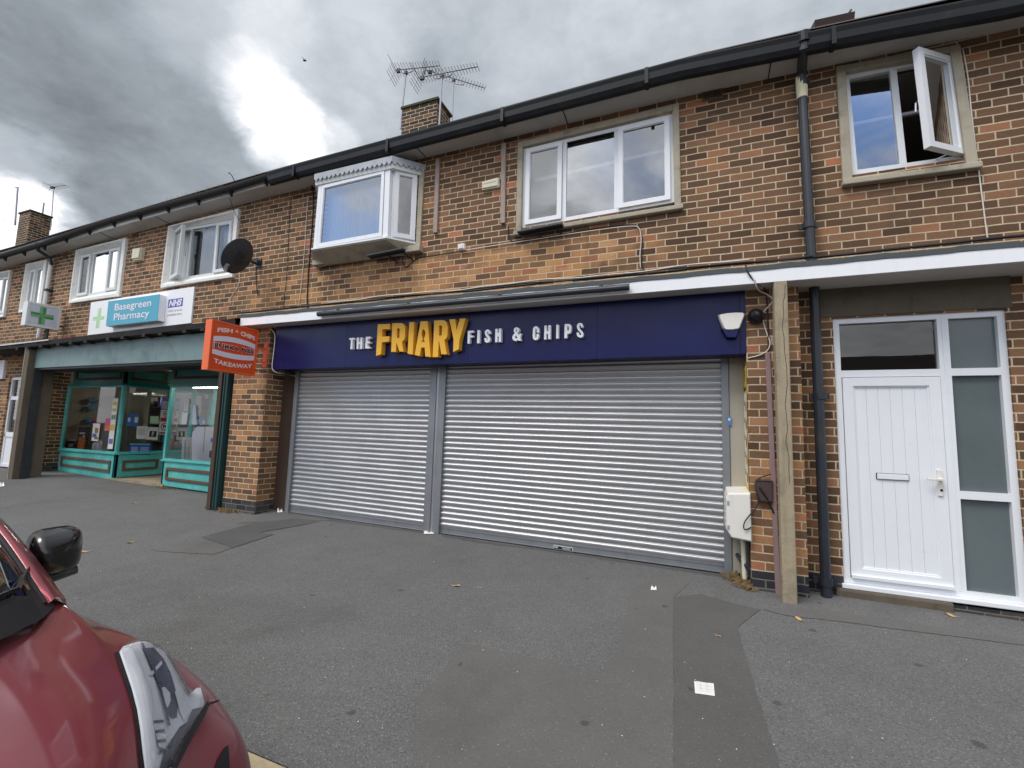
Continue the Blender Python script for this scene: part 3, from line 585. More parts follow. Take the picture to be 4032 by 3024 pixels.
# pharmacy flat: painted concrete surrounds with white windows
w2 = frame(pharm, f2, (.31, .725), 'upvc_old'); surround(w2, q2, f2, 'painted_surround')
sash(w2, f2, .03, .285, .03, .97, .02, 'upvc_old', g='pane_clear'); fixed(w2, f2, .34, .70, .05, .95, 0, 'pane_clear'); sash(w2, f2, .735, .98, .03, .97, .02, 'upvc_old', g='pane_clear')
curtain(w2, f2, .02, .98, .02, .98)
w3 = frame(pharm, f3, (.30, .735), 'upvc_old'); surround(w3, q3, f3, 'painted_surround')
fixed(w3, f3, .33, .71, .05, .95, 0, 'pane_clear'); sash(w3, f3, .745, .985, .03, .97, .02, 'upvc_old', g='pane_clear'); curtain(w3, f3, .42, .98, .02, .98); curtain(w3, f3, .03, .2, .02, .98, waves=4)
def open_sash(parent, f, hinge_a, w, b0, b1, ang, side, m='upvc'):
    """Casement swung out by ang degrees about its hinge; side +1: hinged on its left, -1: on its right."""
    pb, pt = f.p(hinge_a, b0, .02), f.p(hinge_a, b1, .02); dirx = Vector((math.cos(R(ang))*side, -math.sin(R(ang)), 0))
    g_ = Fr(pb, pb+dirx*w, pt+dirx*w, pt, out=Vector((-math.sin(R(ang))*side, -math.cos(R(ang)), 0)))
    mb = MB(); g_.bars(mb, 0, 1, 0, 1, .06, -.03, .03); g_.bars(mb, .06/g_.W, 1-.06/g_.W, .06/g_.H, 1-.06/g_.H, .012, -.018, .018)
    s_ = ob('open_casement', mb, m, parent, bevel=.005)
    mb = MB(); g_.sheet(mb, .06/g_.W, 1-.06/g_.W, .06/g_.H, 1-.06/g_.H, 0); ob('pane', mb, 'pane', parent)
    mb = MB(); h_ = g_.p(.93, .5, -.03); mb.tube([h_, h_+g_.out*-.04, h_+g_.out*-.045-Vector((0, 0, .09))], .009, 6); ob('casement_handle', mb, 'galv', parent); mb = MB(); mb.tube([g_.p(.3, .015, -.03), f.p(hinge_a+side*.5*w/f.W, b0, .0)], .006, 5); ob('casement_stay', mb, 'galv', parent)
open_sash(w3, f3, .02, .30*f3.W, .03, .97, 17, 1, 'upvc_old')
w1 = frame(pharm, f1, (.52,), 'upvc_old'); surround(w1, q1, f1, 'painted_surround'); sash(w1, f1, .04, .48, .03, .97, .02, 'upvc_old', g='pane_clear'); fixed(w1, f1, .56, .95, .05, .95, 0, 'pane_clear'); curtain(w1, f1, .02, .98, .02, .98, waves=8)
w0 = frame(pharm, f0, (.3, .7), 'upvc_old'); surround(w0, q0, f0, 'painted_surround'); fixed(w0, f0, .33, .67, .05, .95, 0, 'pane_clear'); sash(w0, f0, .73, .98, .03, .97, .02, 'upvc_old', g='pane_clear'); sash(w0, f0, .02, .27, .03, .97, .02, 'upvc_old', g='pane_clear'); curtain(w0, f0, .02, .98, .02, .98)
# wide three-light window over the chip shop
def stone(parent, q, jl, jr, top, sill, proud=.03, m='stone_surround', notch=False):
    mb = MB(); W_, H_ = q.W, q.H
    q.box(mb, 0, jl/W_, 0, 1, -.1, proud); q.box(mb, 1-jr/W_, 1, 0, 1, -.1, proud); q.box(mb, jl/W_, 1-jr/W_, 1-top/H_, 1, -.1, proud-.002)
    o = ob('surround', mb, m, parent, bevel=.008)
    mb = MB(); q.box(mb, -.01, 1.01, -sill/H_, .001, -.1, proud+.045); ob('sill', mb, m, parent, bevel=.01); return o
wb = frame(shop, fb, (.30, .648)); stone(wb, qb, .075, .075, .085, .055, .02)
mb = MB(); qb.box(mb, .075/qb.W, 1-.075/qb.W, 1-.15/qb.H, 1-.085/qb.H, -.09, -.035); ob('head_board', mb, 'rot_timber', wb)
sash(wb, fb, .025, .285, .03, .97, .02); fixed(wb, fb, .315, .632, .045, .955, 0); sash(wb, fb, .662, .978, .03, .97, .02)
mb = MB(); p_, q_ = fb.p(.02, .76, -.35), fb.p(.98, .80, -.35); mb.obox((p_+q_)/2, (q_-p_)/2, (0, .02, 0), (0, 0, .022)); ob('white_strip', mb, 'sign_white', wb)  # plain white strip running level across the room behind the panes
# right-hand window with one casement thrown open
ww = frame(shop, fw, (.475,)); stone(ww, qw, .085, .085, .07, .06, .03); fixed(ww, fw, .04, .45, .045, .955, 0)
open_sash(ww, fw, .985, .51*fw.W, .035, .945, 36, -1)
mb = MB(); p_, q_ = fw.p(.02, .66, -.3), fw.p(.98, .68, -.3); mb.obox((p_+q_)/2, (q_-p_)/2, (0, .02, 0), (0, 0, .016)); ob('white_strip', mb, 'sign_white', ww)  # thinner white strip set behind this window's glass
# box bay with a scalloped lead apron
BY = -.3
fy = Fr(at(1238, 986, BY), at(1522, 937, BY), at(1533, 659, BY), at(1260, 727, BY))
sbl, sbt = at(1634, 953, -.02), at(1646, 680, -.02)
fs = Fr(fy.c[1], (sbl.x, -.02, fy.c[1].z), (sbt.x, -.02, fy.c[2].z), fy.c[2], out=Vector((.70, -.71, 0)).normalized())
lx = fy.c[0].x-.3; fl = Fr((lx, -.02, fy.c[0].z), fy.c[0], fy.c[3], (lx, -.02, fy.c[3].z), out=Vector((-.71, -.7, 0)))
mb = MB(); fy.bars(mb, 0, 1, 0, 1, .06, -.05, .0); fy.box(mb, -.012, .035, 0, 1, -.06, .012); fy.box(mb, .955, 1.02, 0, 1, -.06, .012)
fs.bars(mb, .14, 1, 0, 1, .05, -.05, -.004); fl.bars(mb, 0, .9, 0, 1, .05, -.05, -.004)
bay = ob('bay_window', mb, 'upvc', shop, bevel=.005)
sash(bay, fy, .045, .945, .035, .965, -.01, w=.05); sash(bay, fs, .2, .97, .03, .97, 0, w=.06); fixed(bay, fl, .1, .9, .05, .95, -.02)
curtain(bay, fy, .03, .97, .02, .97, .16, waves=24)
mb = MB()
def ring(z, e): return [(fl.c[0].x-e, 0, z), (fy.c[0].x-e*.5, BY-e, z), (fy.c[1].x+e*.5, BY-e, z), (fs.c[1].x+e, 0, z)]
zb_ = (fy.c[0].z+fy.c[1].z)/2
a, b, c = ring(zb_+.012, .035), ring(zb_-.03, .03), ring(zb_-.17, -.1)
c = [(a_[0]*.0+c_[0], min(c_[1]+.12, -.06) if i in (1, 2) else 0, c_[2]) for i, (c_, a_) in enumerate(zip(c, a))]
mb.grid([a, b, c]); mb.add(a, [(0, 1, 2, 3)]); ob('bay_base', mb, 'stone_surround', bay)
mb = MB(); mb.grid([ring(zb_+.012, .045), ring(zb_-.012, .045)]); mb.add(ring(zb_+.0125, .045), [(0, 1, 2, 3)]); mb.add(ring(zb_-.012, .045), [(0, 1, 2, 3)]); ob('sill', mb, 'upvc', bay)
mb = MB(); l_, r_ = at(1229, 1030, -.1), at(1652, 976, -.1); mb.box(l_.x, r_.x, -.10, .05, (l_.z+r_.z)/2-.05, (l_.z+r_.z)/2+.045); ob('stone_sill', mb, 'stone_surround', bay, bevel=.01)
mb = MB(); x_ = at(1657, 800, -.02).x; mb.box(sbl.x+.012, x_+.03, -.03, .05, zb_-.15, 5.3); ob('stone_jamb', mb, 'stone_surround', bay, bevel=.008)
zt_ = (fy.c[2].z+fy.c[3].z)/2
def scallop(mb, p, q, zt, hgt, n):
    p, q = Vector(p), Vector(q); L = []
    for i in range(n):
        for k in range(7):
            t = (i+k/7)/n; L.append((t, -hgt*(.62+.38*math.sin(math.pi*k/7))))
    L += [(1, -hgt*.62), (1, 0), (0, 0)]; o = Vector((q-p).normalized().cross(Vector((0, 0, 1))))
    mb.poly([L], lambda s_, z_, d: p.lerp(q, s_)+Vector((0, 0, zt+z_))+o*d, 0, .006)
t1 = at(1243, 688, BY-.06); t2 = at(1538, 612, BY-.06); zap = (t1.z+t2.z)/2
A, B, C = Vector((t1.x-.02, BY-.06, 0)), Vector((t2.x+.03, BY-.06, 0)), Vector((at(1676, 655, 0).x, -.0, 0))
mb = MB(); scallop(mb, A, B, zap, .12, 17); scallop(mb, B, C, zap, .12, 6); scallop(mb, (A.x-.3, 0, 0), A, zap, .12, 4); ob('lead_apron', mb, 'lead_pale', bay)
mb = MB(); rt = [(A.x-.28, 0, zap), (A.x, BY-.055, zap), (B.x, BY-.055, zap), (C.x-.03, 0, zap)]; rt2 = [(A.x-.2, 0, zap+.05), (A.x+.1, -.2, zap+.05), (B.x-.1, -.2, zap+.05), (C.x-.1, 0, zap+.05)]
lo = [(p[0], p[1]*.93, zt_-.03) for p in rt]; mb.grid([lo, rt, rt2]); mb.add(lo, [(0, 1, 2, 3)]); mb.add(rt2, [(0, 1, 2, 3)]); ob('bay_roof', mb, 'upvc_old', bay)
# ------------------------------------------------------------------ canopies
CX0 = at(947, 1270, -.42).x
mb = MB(); mb.box(CX0+.02, 9, -.40, -.002, 2.988, 3.10); can = ob('canopy', mb, 'soffit', shop)
mb = MB(); x = CX0
for x0_, x1_ in ((CX0, CX0+.62), (CX0+.623, -1.93), (-1.927, 2.95), (2.953, 9)): mb.box(x0_, x1_, -.425, -.40, 2.985, 3.113)
ob('fascia_board', mb, 'white_board', can)
mb = MB(); rows = []
for x in rng(CX0, 9, .11):
    k = .006*math.sin(x*9)+.004*math.sin(x*23+1); rows.append([(x, -.431, 3.112+k*.6), (x, -.432, 3.16+k), (x, -.39, 3.178+k), (x, -.02, 3.245), (x, -.004, 3.30)])
mb.grid(rows); ob('flashing', mb, 'lead', can, smooth=False)
pz = lambda u, v: at(u, v, -.5)
phx0 = -30
mb = MB(); hh = [(p.x, p.z) for p in (at(0, 1362, -.5), at(400, 1316, -.5), at(814, 1270, -.5), at(945, 1252, -.5))]
rows = []; tz = lambda x: interp(x, hh) if x > hh[0][0] else hh[0][1]+(hh[0][0]-x)*.02
for x in rng(-30, CX0-.01, .13):
    k = random.uniform(-.008, .008); z = tz(x); rows.append([(x, .0, z-.1), (x, -.5+k*.5, z-.085+k), (x, -.52+k, z+k), (x, -.45, z+.02), (x, .0, z+.06)])
mb.grid(rows); can2 = ob('canopy', mb, 'rot_timber', pharm)
n_ = 12
for i in range(n_): mb = MB(); x = lerp(-13.6, -7.6, i/(n_-1))+random.uniform(-.1, .1); z = tz(x); mb.box(x-.04, x+.05, -.5, -.36, z-.13, z-.07); ob('fascia_bracket', mb, 'rot_timber', can2)
mb = MB(); rows = [[(x, -.53, tz(x)-.012), (x, -.535, tz(x)+.012), (x, -.50, tz(x)+.016)] for x in rng(-30, -12.2, .3)]; mb.grid(rows); ob('drip_edge', mb, 'painted_surround', can2)
ff = fr((124, 1450), (870, 1413), (880, 1306), (126, 1373), -.35)
mb = MB(); ff.box(mb, 0, 1, 0, 1.03, -.06, 0); ob('fascia_panel', mb, 'teal_grey', pharm, bevel=.006)
mb = MB(); ff.box(mb, .0, 1, -.085, -.005, -.3, -.03); ob('shutter_box', mb, 'dark_steel', pharm)
mb = MB(); mb.box(ff.c[0].x, -7.1, -.3, .62, ff.c[0].z+.02, ff.c[0].z+.06); ob('soffit', mb, 'rot_timber', pharm)
mb = MB(); mb.box(-7.16, -6.81, -.36, -.2, 2.5, 3.0); ob('fascia_end', mb, 'rot_timber', pharm)
# posts
pl0, pl1 = at(92, 1400, -.45), at(62, 1873, -.45)
xq = (pl0.x+pl1.x)/2
post = thing('concrete_post', 'weathered concrete canopy post beside the turquoise pharmacy front', 'post', (xq, -.2, .15)); mb = MB(); mb.box(xq-.1, xq+.06, -.46, .0, .0, tz(xq)-.06); ob('shaft', mb, 'concrete_dark', post, bevel=.01)
mb = MB(); mb.box(xq-.105, xq-.08, -.467, -.45, .1, tz(xq)-.08); ob('arris', mb, 'concrete', post)
mb = MB(); mb.obox((xq+.07, -.3, 1.47), (.008, 0, 0), (0, .03, 0), (0, 0, .09)); ob('notice_sticker', mb, 'paper', post)
# ------------------------------------------------------------------ chip shop front: shutters and fascia sign
SY = .13
def curtain_slats(f, n, name, parent):
    mb = MB(); prof = []
    H = f.H
    for i in range(n):
        b0, b1 = i/n, (i+1)/n
        for t, d in ((0, -.004), (.05, .0), (.12, .004), (.26, .0085), (.44, .012), (.60, .0142), (.72, .0138), (.80, .0105), (.86, .0045), (.90, -.003), (.95, -.0045)): prof.append((lerp(b0, b1, t), d))
    prof.append((1, -.004))
    bow = lambda a, b: .0035*math.sin(a*7.3+b*5)*math.sin(b*9.1+2)+.002*math.sin(a*23+b*17)
    mb.grid([[f.p(a, b, d+bow(a, b)) for b, d in prof] for a in [k/40 for k in range(41)]]); return ob(name, mb, 'galv', parent, smooth=True, merge=False)
bl, br = at(1140, 2015, SY), at(2874, 2258, SY); zt = 2.36
xm0, xm1 = at(1690, 2000, SY).x-.012, at(1742, 2000, SY).x-.012
xm0 = at(1688.6, 2000, SY).x; xm1 = at(1724, 2000, SY).x
bz = lambda x: lerp(bl.z, br.z, (x-bl.x)/(br.x-bl.x))
xg0, xg1 = at(1129, 2010, SY).x, at(2881, 2200, SY).x; gw = .075
def shut(x0, x1):
    f = Fr((x0, SY, bz(x0)+.075), (x1, SY, bz(x1)+.075), (x1, SY, zt), (x0, SY, zt)); s_ = curtain_slats(f, 31, 'roller_shutter', shop)
    mb = MB(); g_ = Fr((x0, SY, bz(x0)+.004), (x1, SY, bz(x1)+.004), (x1, SY, bz(x1)+.078), (x0, SY, bz(x0)+.078)); g_.box(mb, 0, 1, 0, .93, -.02, .006); g_.box(mb, 0, 1, .0, .06, -.02, .03); g_.box(mb, 0, 1, .86, 1.0, -.02, .012); ob('bottom_rail', mb, 'galv_dull', s_, bevel=.002); return s_
sh1 = shut(xg0+gw-.01, xm0+.01); sh2 = shut(xm1-.01, xg1-gw+.01)
def guide(x0, x1, par, m='galv_dull', y0=SY-.045):
    mb = MB(); mb.box(x0, x1, y0, SY+.04, bz((x0+x1)/2)-.03, 2.4); return ob('guide_rail', mb, m, par, bevel=.003)
guide(xg0, xg0+gw, sh1); guide(xg1-gw, xg1, sh2)
mm = (xm0+xm1)/2; guide(xm0-.055, mm-.02, sh1); guide(mm+.02, xm1+.055, sh2); mb = MB(); mb.box(mm-.019, mm+.019, SY-.03, SY+.04, bz(mm)-.02, 2.4); ob('centre_post', mb, 'galv', shop)
xb1 = at(2918, 2100, SY).x; mb = MB(); mb.box(xg1+.004, rp0, SY-.03, SY+.06, -.1, 2.4); ob('frame_post', mb, 'beige_steel', shop, bevel=.003)
mb = MB(); mb.box(px0+.002, xg0-.003, SY+.0, SY+.06, -.1, 2.4); ob('frame_post', mb, 'rust_steel', shop)
mb = MB(); mb.box(-6.35, .55, SY+.02, SY+.3, 2.3, 2.98); ob('shutter_housing', mb, 'dark_steel', shop)
mb = MB(); tgx = at(2215, 2167, SY-.01)
g_ = Fr(*[at(u, v, SY-.012) for u, v in ((2180, 2162), (2255, 2174.5), (2255, 2157.5), (2180, 2146))]); g_.box(mb, 0, 1, 0, 1, -.006, .0); mk = ob('maker_plate', mb, 'paper', sh2)
mb = MB(); g_.sheet(mb, .025, .975, .08, .92, .001); ob('plate_panel', mb, 'black_ink', mk)
mb = MB(); write(mb, g_, 'HAT', .06, .25, .35, .85, .002, .02)
for k in range(4): g_.sheet(mb, .42+.03*k, .9-.06*(k % 2), .7-.17*k, .76-.17*k, .002)
ob('lettering', mb, 'paper', mk)
# the deep blue fascia sign with its built-up letters
SGN = -.2
sx0, sx1 = at(1078, 1400, SGN).x, at(2939, 1300, SGN).x; sz0 = (at(1500, 1440, SGN).z+at(2940, 1391.8, SGN).z+at(1072.5, 1455, SGN).z)/3
sign = thing('fascia_sign', 'long navy blue shop fascia with gold and white raised letters above the roller shutters', 'shop sign', (-3, SGN, sz0))
mb = MB(); cuts = [sx0, at(1361, 1400, SGN).x, at(1842, 1400, SGN).x, at(2350, 1400, SGN).x, at(2914, 1300, SGN).x, sx1]
zl_, zr_ = at(1072.5, 1455, SGN).z, at(2940, 1391.8, SGN).z
zs = lambda x: lerp(zl_, zr_, (x-sx0)/(sx1-sx0))
for a, b in zip(cuts, cuts[1:]): a += .0015; b -= .0015; mb.hexa([(a, .12, zs(a)), (b, .12, zs(b)), (b, .12, 2.98), (a, .12, 2.98), (a, SGN, zs(a)), (b, SGN, zs(b)), (b, SGN, 2.98), (a, SGN, 2.98)])
ob('panel', mb, 'navy', sign)
def pix(ox, oy, s_, yf):           # outline traced from the sign face at its own distance
    return lambda a, b, d: at(ox+a*s_, oy+b*s_, yf)+Vector((0, d, 0))
K = 520/2212
FR_ = {'F': [[(543,200),(745,192),(740,278),(616,284),(610,405),(735,400),(728,487),(610,500),(595,700),(513,727)]],
 'R1': [[(785,185),(925,178),(965,190),(990,222),(1000,290),(995,400),(983,450),(945,498),(970,655),(905,655),(858,512),(851,512),(846,660),(765,660)], [(862,270),(908,265),(905,425),(860,430)]],
 'I': [[(1070,165),(1150,160),(1125,705),(1040,690)]],
 'A': [[(1260,150),(1375,147),(1425,745),(1337,738),(1327,588),(1268,590),(1245,730),(1160,712)], [(1310,278),(1332,310),(1338,350),(1330,400),(1316,440),(1316,465),(1332,500),(1300,492),(1268,505),(1290,462),(1292,440),(1278,400),(1274,350),(1285,305)]],
 'R2': [[(1488,137),(1625,128),(1668,140),(1696,172),(1712,240),(1710,360),(1698,420),(1655,468),(1698,700),(1607,700),(1568,482),(1562,482),(1550,745),(1460,748)], [(1568,222),(1616,218),(1612,388),(1562,390)]],
 'Y': [[(1740,117),(1835,112),(1862,300),(1915,105),(2012,100),(1912,450),(1895,620),(1805,660),(1812,455)]]}
mb = MB(); fn = pix(1360, 1230, K, SGN-.09)
for k, l in FR_.items(): mb.poly(l, fn, 0, .09)
ob('gold_lettering', mb, 'yellow_letter', sign)
TH = [[[(65,430),(150,425),(150,457),(120,459),(115,615),(83,618),(92,461),(68,462)]],
 [[(193,422),(222,421),(220,500),(250,500),(253,420),(283,418),(275,610),(243,612),(247,528),(217,530),(213,613),(185,613)]],
 [[(342,410),(420,407),(420,437),(372,440),(370,490),(412,488),(411,518),(367,520),(364,573),(408,572),(407,603),(330,605)]]]
mb = MB(); fn = pix(1360, 1230, K, SGN-.055)
for l in TH: mb.poly(l, fn, 0, .055)
ob('white_lettering', mb, 'white_letter', sign); mb = MB()
fn = pix(1820, 1250, K, SGN-.055); sl_ = smooth_line
S1 = stroke(sl_([(453,272),(452,236),(434,219),(412,222),(397,240),(396,270),(412,300),(436,328),(446,355),(444,386),(428,402),(405,402),(391,388),(388,345)]), 37)
S2 = stroke(sl_([(2007,165),(2006,130),(1990,112),(1963,110),(1944,124),(1938,152),(1946,186),(1970,217),(1998,246),(2010,276),(2007,304),(1988,318),(1960,314),(1940,297),(1932,252)]), 38)
CC = stroke(sl_([(1268,252),(1268,200),(1255,172),(1232,164),(1211,175),(1202,205),(1198,320),(1205,350),(1225,362),(1248,354),(1262,332),(1265,275)]), 38)
FC = [[[(93,225),(187,218),(187,248),(128,252),(126,305),(182,300),(182,330),(126,335),(122,435),(90,437)]], [[(255,215),(293,212),(287,430),(248,432)]], [S1],
 [[(555,192),(592,190),(590,258),(613,257),(614,187),(650,185),(647,410),(610,412),(612,318),(588,320),(586,412),(550,413)]],
 [[(862,215),(872,182),(900,166),(932,168),(955,190),(955,222),(922,258),(948,300),(958,270),(992,268),(970,335),(988,388),(945,388),(932,372),(905,395),(868,390),(842,362),(840,315),(862,280),(880,262),(866,240)], [(895,230),(892,205),(908,195),(922,205),(920,222),(905,243)], [(880,318),(895,295),(925,340),(900,355),(882,345)]],
 [CC], [[(1377,138),(1412,135),(1410,228),(1440,227),(1443,130),(1480,130),(1475,362),(1437,362),(1439,270),(1408,272),(1405,367),(1370,367)]], [[(1575,122),(1615,120),(1610,352),(1573,353)]],
 [[(1715,112),(1785,107),(1815,122),(1828,150),(1827,215),(1815,255),(1790,272),(1757,275),(1752,345),(1710,345)], [(1757,148),(1775,147),(1785,160),(1783,215),(1775,222),(1757,224)]], [S2]]
for ls in (FC[:4], FC[4:5], FC[5:]):
    mb = MB()
    for l in ls: mb.poly(l, fn, 0, .055)
    ob('white_lettering', mb, 'white_letter', sign)
# long dark trough lamp along the canopy
a, b = at(1253, 1237, -.475), at(2478, 1130, -.475)
lamp = thing('trough_lamp', 'long dark grey tubular lamp fixed along the white canopy fascia', 'lamp', tuple(a))
mb = MB(); mb.tube([a, b], .037, 12); ob('tube', mb, 'pipe_dark', lamp, smooth=False)
for t in (.08, .35, .65, .93): q = a.lerp(b, t); mb = MB(); mb.box(q.x-.02, q.x+.02, -.475, -.41, q.z-.012, q.z+.05); ob('bracket', mb, 'pipe_dark', lamp)
# alarm sounder on the sign
bell = thing('alarm_box', 'white and blue burglar alarm box on the end of the navy fascia', 'alarm', tuple(at(2880, 1330, SGN)))
KB = 400/1659; fn = pix(2780, 1080, KB, SGN-.09); w_ = [(200,652),(330,625),(480,613),(600,614),(640,640),(628,680),(555,870),(530,895),(430,912),(320,912),(290,888),(215,720)]
def bevelled(mb, loop, fn, d0, d1, inset):
    cx, cy = sum(p[0] for p in loop)/len(loop), sum(p[1] for p in loop)/len(loop); ins = [(cx+(x-cx)*inset, cy+(y-cy)*inset) for x, y in loop]
    r = [[fn(x, y, 0) for x, y in ins], [fn(x, y, (d1-d0)*.35) for x, y in loop], [fn(x, y, d1-d0) for x, y in loop]]; mb.grid(r, True); mb.add(r[0], [tuple(range(len(loop)))]); mb.add(r[2], [tuple(range(len(loop)))])
mb = MB(); bevelled(mb, w_, fn, 0, .09, .9); ob('cover', mb, 'white_plastic', bell)
mb = MB(); bevelled(mb, [(290,895),(430,915),(535,900),(560,878),(500,1035),(340,1038),(245,885),(288,880)], pix(2780, 1080, KB, SGN-.075), 0, .075, .88); ob('lens', mb, 'navy', bell)
# domed camera on the right-hand pier
cc = at(2975, 1247, -.2); dome = thing('dome_camera', 'dark grey dome security camera on the brick pier beside the alarm box', 'camera', tuple(cc))
mb = MB(); seg = 20
mb.grid([[cc+Vector((r*math.cos(2*math.pi*k/seg), -d, r*math.sin(2*math.pi*k/seg))) for k in range(seg)] for r, d in ((.001, .0), (.078, .0), (.08, .02), (.078, .035), (.066, .045))], True); ob('base', mb, 'pipe_dark', dome, smooth=True)
mb = MB(); mb.grid([[cc+Vector((.062*math.cos(t)*math.cos(2*math.pi*k/seg), -.045-.062*math.sin(t), .062*math.cos(t)*math.sin(2*math.pi*k/seg))) for k in range(seg)] for t in [i*math.pi/14 for i in range(7)]+[1.56]], True); ob('dome', mb, 'black_plastic', dome, smooth=True)
mb = MB(); e = cc+Vector((-.02, -.085, .012)); mb.tube([e+Vector((0, .03, 0)), e+Vector((-.008, -.022, 0))], .021, 12); ob('lens', mb, 'black_gutter', dome)
# menu poster on the pier's return
PX = rp0-.006
def xr(u, v): p = atx(u, v, PX) if False else None; return p
mp = [at(2918.5, 1446, 0), at(2945.6, 1431, -.19)]
pf = Fr((PX, .095, .62), (PX, -.195, .58), (PX, -.195, 2.19), (PX, .095, 2.19), out=(-1, 0, 0))
menu = thing('menu_poster', 'yellow and white takeaway menu poster on the side of the brick pier', 'poster', tuple(pf.c[0]))
mb = MB(); pf.sheet(mb, 0, 1, 0, 1, 0, .003); ob('sheet', mb, 'yellow_poster', menu)
mb = MB(); pf.sheet(mb, .06, .92, .22, .82, .004); ob('panel', mb, 'paper', menu)
mb = MB()
for i in range(5): c = .27+i*.115; n_ = 12; mb.poly([[(.74+.15*math.cos(2*math.pi*k/n_), c+.035*math.sin(2*math.pi*k/n_)) for k in range(n_)]], lambda a_, b_, d: pf.p(a_, b_, d), .006)
ob('photo', mb, 'food_photo', menu)
mb = MB()
for i in range(5):
    c = .28+i*.115
    for k in range(3): pf.sheet(mb, .12, .5-.06*k, c+.012*k, c+.006+.012*k, .006)
for i in range(7): pf.sheet(mb, .15, .45, .05+.02*i, .058+.02*i, .004); pf.sheet(mb, .55, .85, .05+.02*i, .058+.02*i, .004)
pf.sheet(mb, .1, .9, .835, .86, .004); pf.sheet(mb, .55, .7, .9, .97, .004)
ob('lettering', mb, 'black_ink', menu)
mb = MB(); sf = fr((2865, 1675), (2880, 1675), (2879, 1641), (2863.5, 1641), SY-.047); sf.sheet(mb, 0, 1, 0, 1, 0, .001); o = single('sticker', mb, 'blue_sticker', 'small blue sticker on the steel guide of the wider shutter', 'sticker')
mb = MB(); sf.sheet(mb, .25, .75, .55, .85, .0015); ob('sticker_panel', mb, 'paper', o)
# meter box with pipes
MY = -.26
mt = thing('meter_box', 'white plastic utility meter box at the foot of the brick pier', 'meter box', tuple(at(2912, 2150, MY)))
fb_ = [at(u, v, MY) for u, v in ((2881, 2118), (2960, 2134), (2955, 1941), (2866, 1941), (2858, 1960), (2860, 2085))]
mb = MB(); F0 = [p.copy() for p in fb_]; B0 = [Vector((p.x, .10, p.z)) for p in fb_]; cen = sum(F0, Vector())/6; F1 = [p.lerp(cen, .05)+Vector((0, -.012, 0)) for p in F0]
B0[2].z += .03; B0[3].z += .03; B0[3].x -= .0
mb.grid([B0, F0, F1], True); mb.add(F1, [tuple(range(6))]); mb.add(B0, [tuple(range(6))]); ob('cover', mb, 'white_plastic', mt, bevel=.006)
for u, v in ((2866, 1980), (2867, 2076)): q = at(u, v, MY-.012); mb = MB(); mb.box(q.x-.008, q.x+.012, q.y-.006, q.y, q.z-.02, q.z+.02); ob('latch', mb, 'grey_ink', mt)
p0_, p1_ = at(2924, 2120, -.1), at(2932, 2255, -.1)
mb = MB(); mb.tube([p0_+Vector((0, 0, .1)), p1_-Vector((0, 0, .06))], .024, 10); single('gas_pipe', mb, 'cream_plastic', 'cream upright pipe below the meter box', 'pipe', smooth=False)
mb = MB(); a = at(2948, 2150, -.12); b = at(2950, 2245, -.12); c = at(2904, 2185, .05); mb.tube([a+Vector((0, 0, .1)), b], .022, 10); mb.tube([c, at(2918, 2205, -.06), at(2940, 2228, -.12), b], .024, 10); single('waste_pipe', mb, 'pipe_dark', 'dark elbowed waste pipe under the meter box', 'pipe')
q = at(3007, 1928, -.2); bf = fr((2979, 1968), (3040, 1974), (3038, 1890), (2976, 1886), -.2); jb = thing('junction_box', 'brown cable junction box on the pier above the meter box', 'junction box', tuple(q))
mb = MB(); bf.box(mb, 0, 1, 0, 1, -.01, .06); bf.box(mb, -.03, 1.03, .94, 1.0, -.01, .068); ob('cover', mb, 'brown_box', jb, bevel=.006)
mb = MB(); a = at(3022, 1389, -.215); b = at(3064, 2345, -.215); mb.box(0, 0, 0, 0, 0, 0) if False else None
mb.obox((a+b)/2, (.022, 0, 0), (0, .018, 0), (b-a)/2); single('cable_conduit', mb, 'mauve_conduit', 'mauve plastic cable conduit running up beside the concrete post', 'conduit', bevel=.004)
# concrete post under the white canopy
pr1 = .848; pz0 = gz(.8, -.42)-.05
post = thing('concrete_post', 'cracked buff concrete canopy post next to the brick pier of the chip shop', 'post', (.78, -.33, pz0))
mb = MB(); mb.box(pr1-.118, pr1, -.425, -.29, pz0, 2.99); ob('shaft', mb, 'concrete', post, bevel=.012)
mb = MB(); rc = [(3092, 1120), (3090, 1165), (3083, 1190), (3086, 1235), (3080, 1290), (3087, 1325), (3089, 1380), (3097, 1440), (3100, 1510), (3092, 1590), (3098, 1650), (3101, 1690), (3094, 1740), (3107, 1800), (3106, 1845), (3110, 1905)]
rc = [at(u, v, -.427) for u, v in rc]
mb.grid([[p+Vector((-.0022, 0, 0)) for p in rc], [p+Vector((.0022, 0, random.uniform(-.004, .004))) for p in rc]]); ob('crack', mb, 'rust_steel', post)
# downpipe through the canopy
def pipe(name, label, pts, r, m, group=None, seg=12):
    mb = MB(); mb.tube(pts, r, seg); t = thing(name, label, 'downpipe', tuple(pts[-1]), group); ob('pipe', mb, m, t, smooth=False); return t
PY = -.10
u0, u1, u2, u3 = at(3160, 400, PY), at(3194, 1005, PY), at(3206, 1135, PY), at(3254, 2352, PY); gtop = at(3163, 140, -.36); gmid = at(3163, 190, -.36)
dp = pipe('downpipe', 'black cast iron downpipe between the chip shop and the white entrance door', [gtop, gmid, at(3156, 290, PY-.02), u0, u1, u2, u3], .047, 'pipe_dark')
for q, wd in ((at(3160, 330, PY), .075), (at(3186, 886, PY), .085), (at(3229, 1560, PY), .085), (at(3252, 2290, PY), .1)):
    mb = MB(); mb.tube([q+Vector((0, 0, -.035)), q+Vector((0, 0, .035))], .057, 14); mb.box(q.x-wd, q.x+wd, PY+.02, PY+.05, q.z-.03, q.z+.03); ob('bracket', mb, 'pipe_dark', dp)
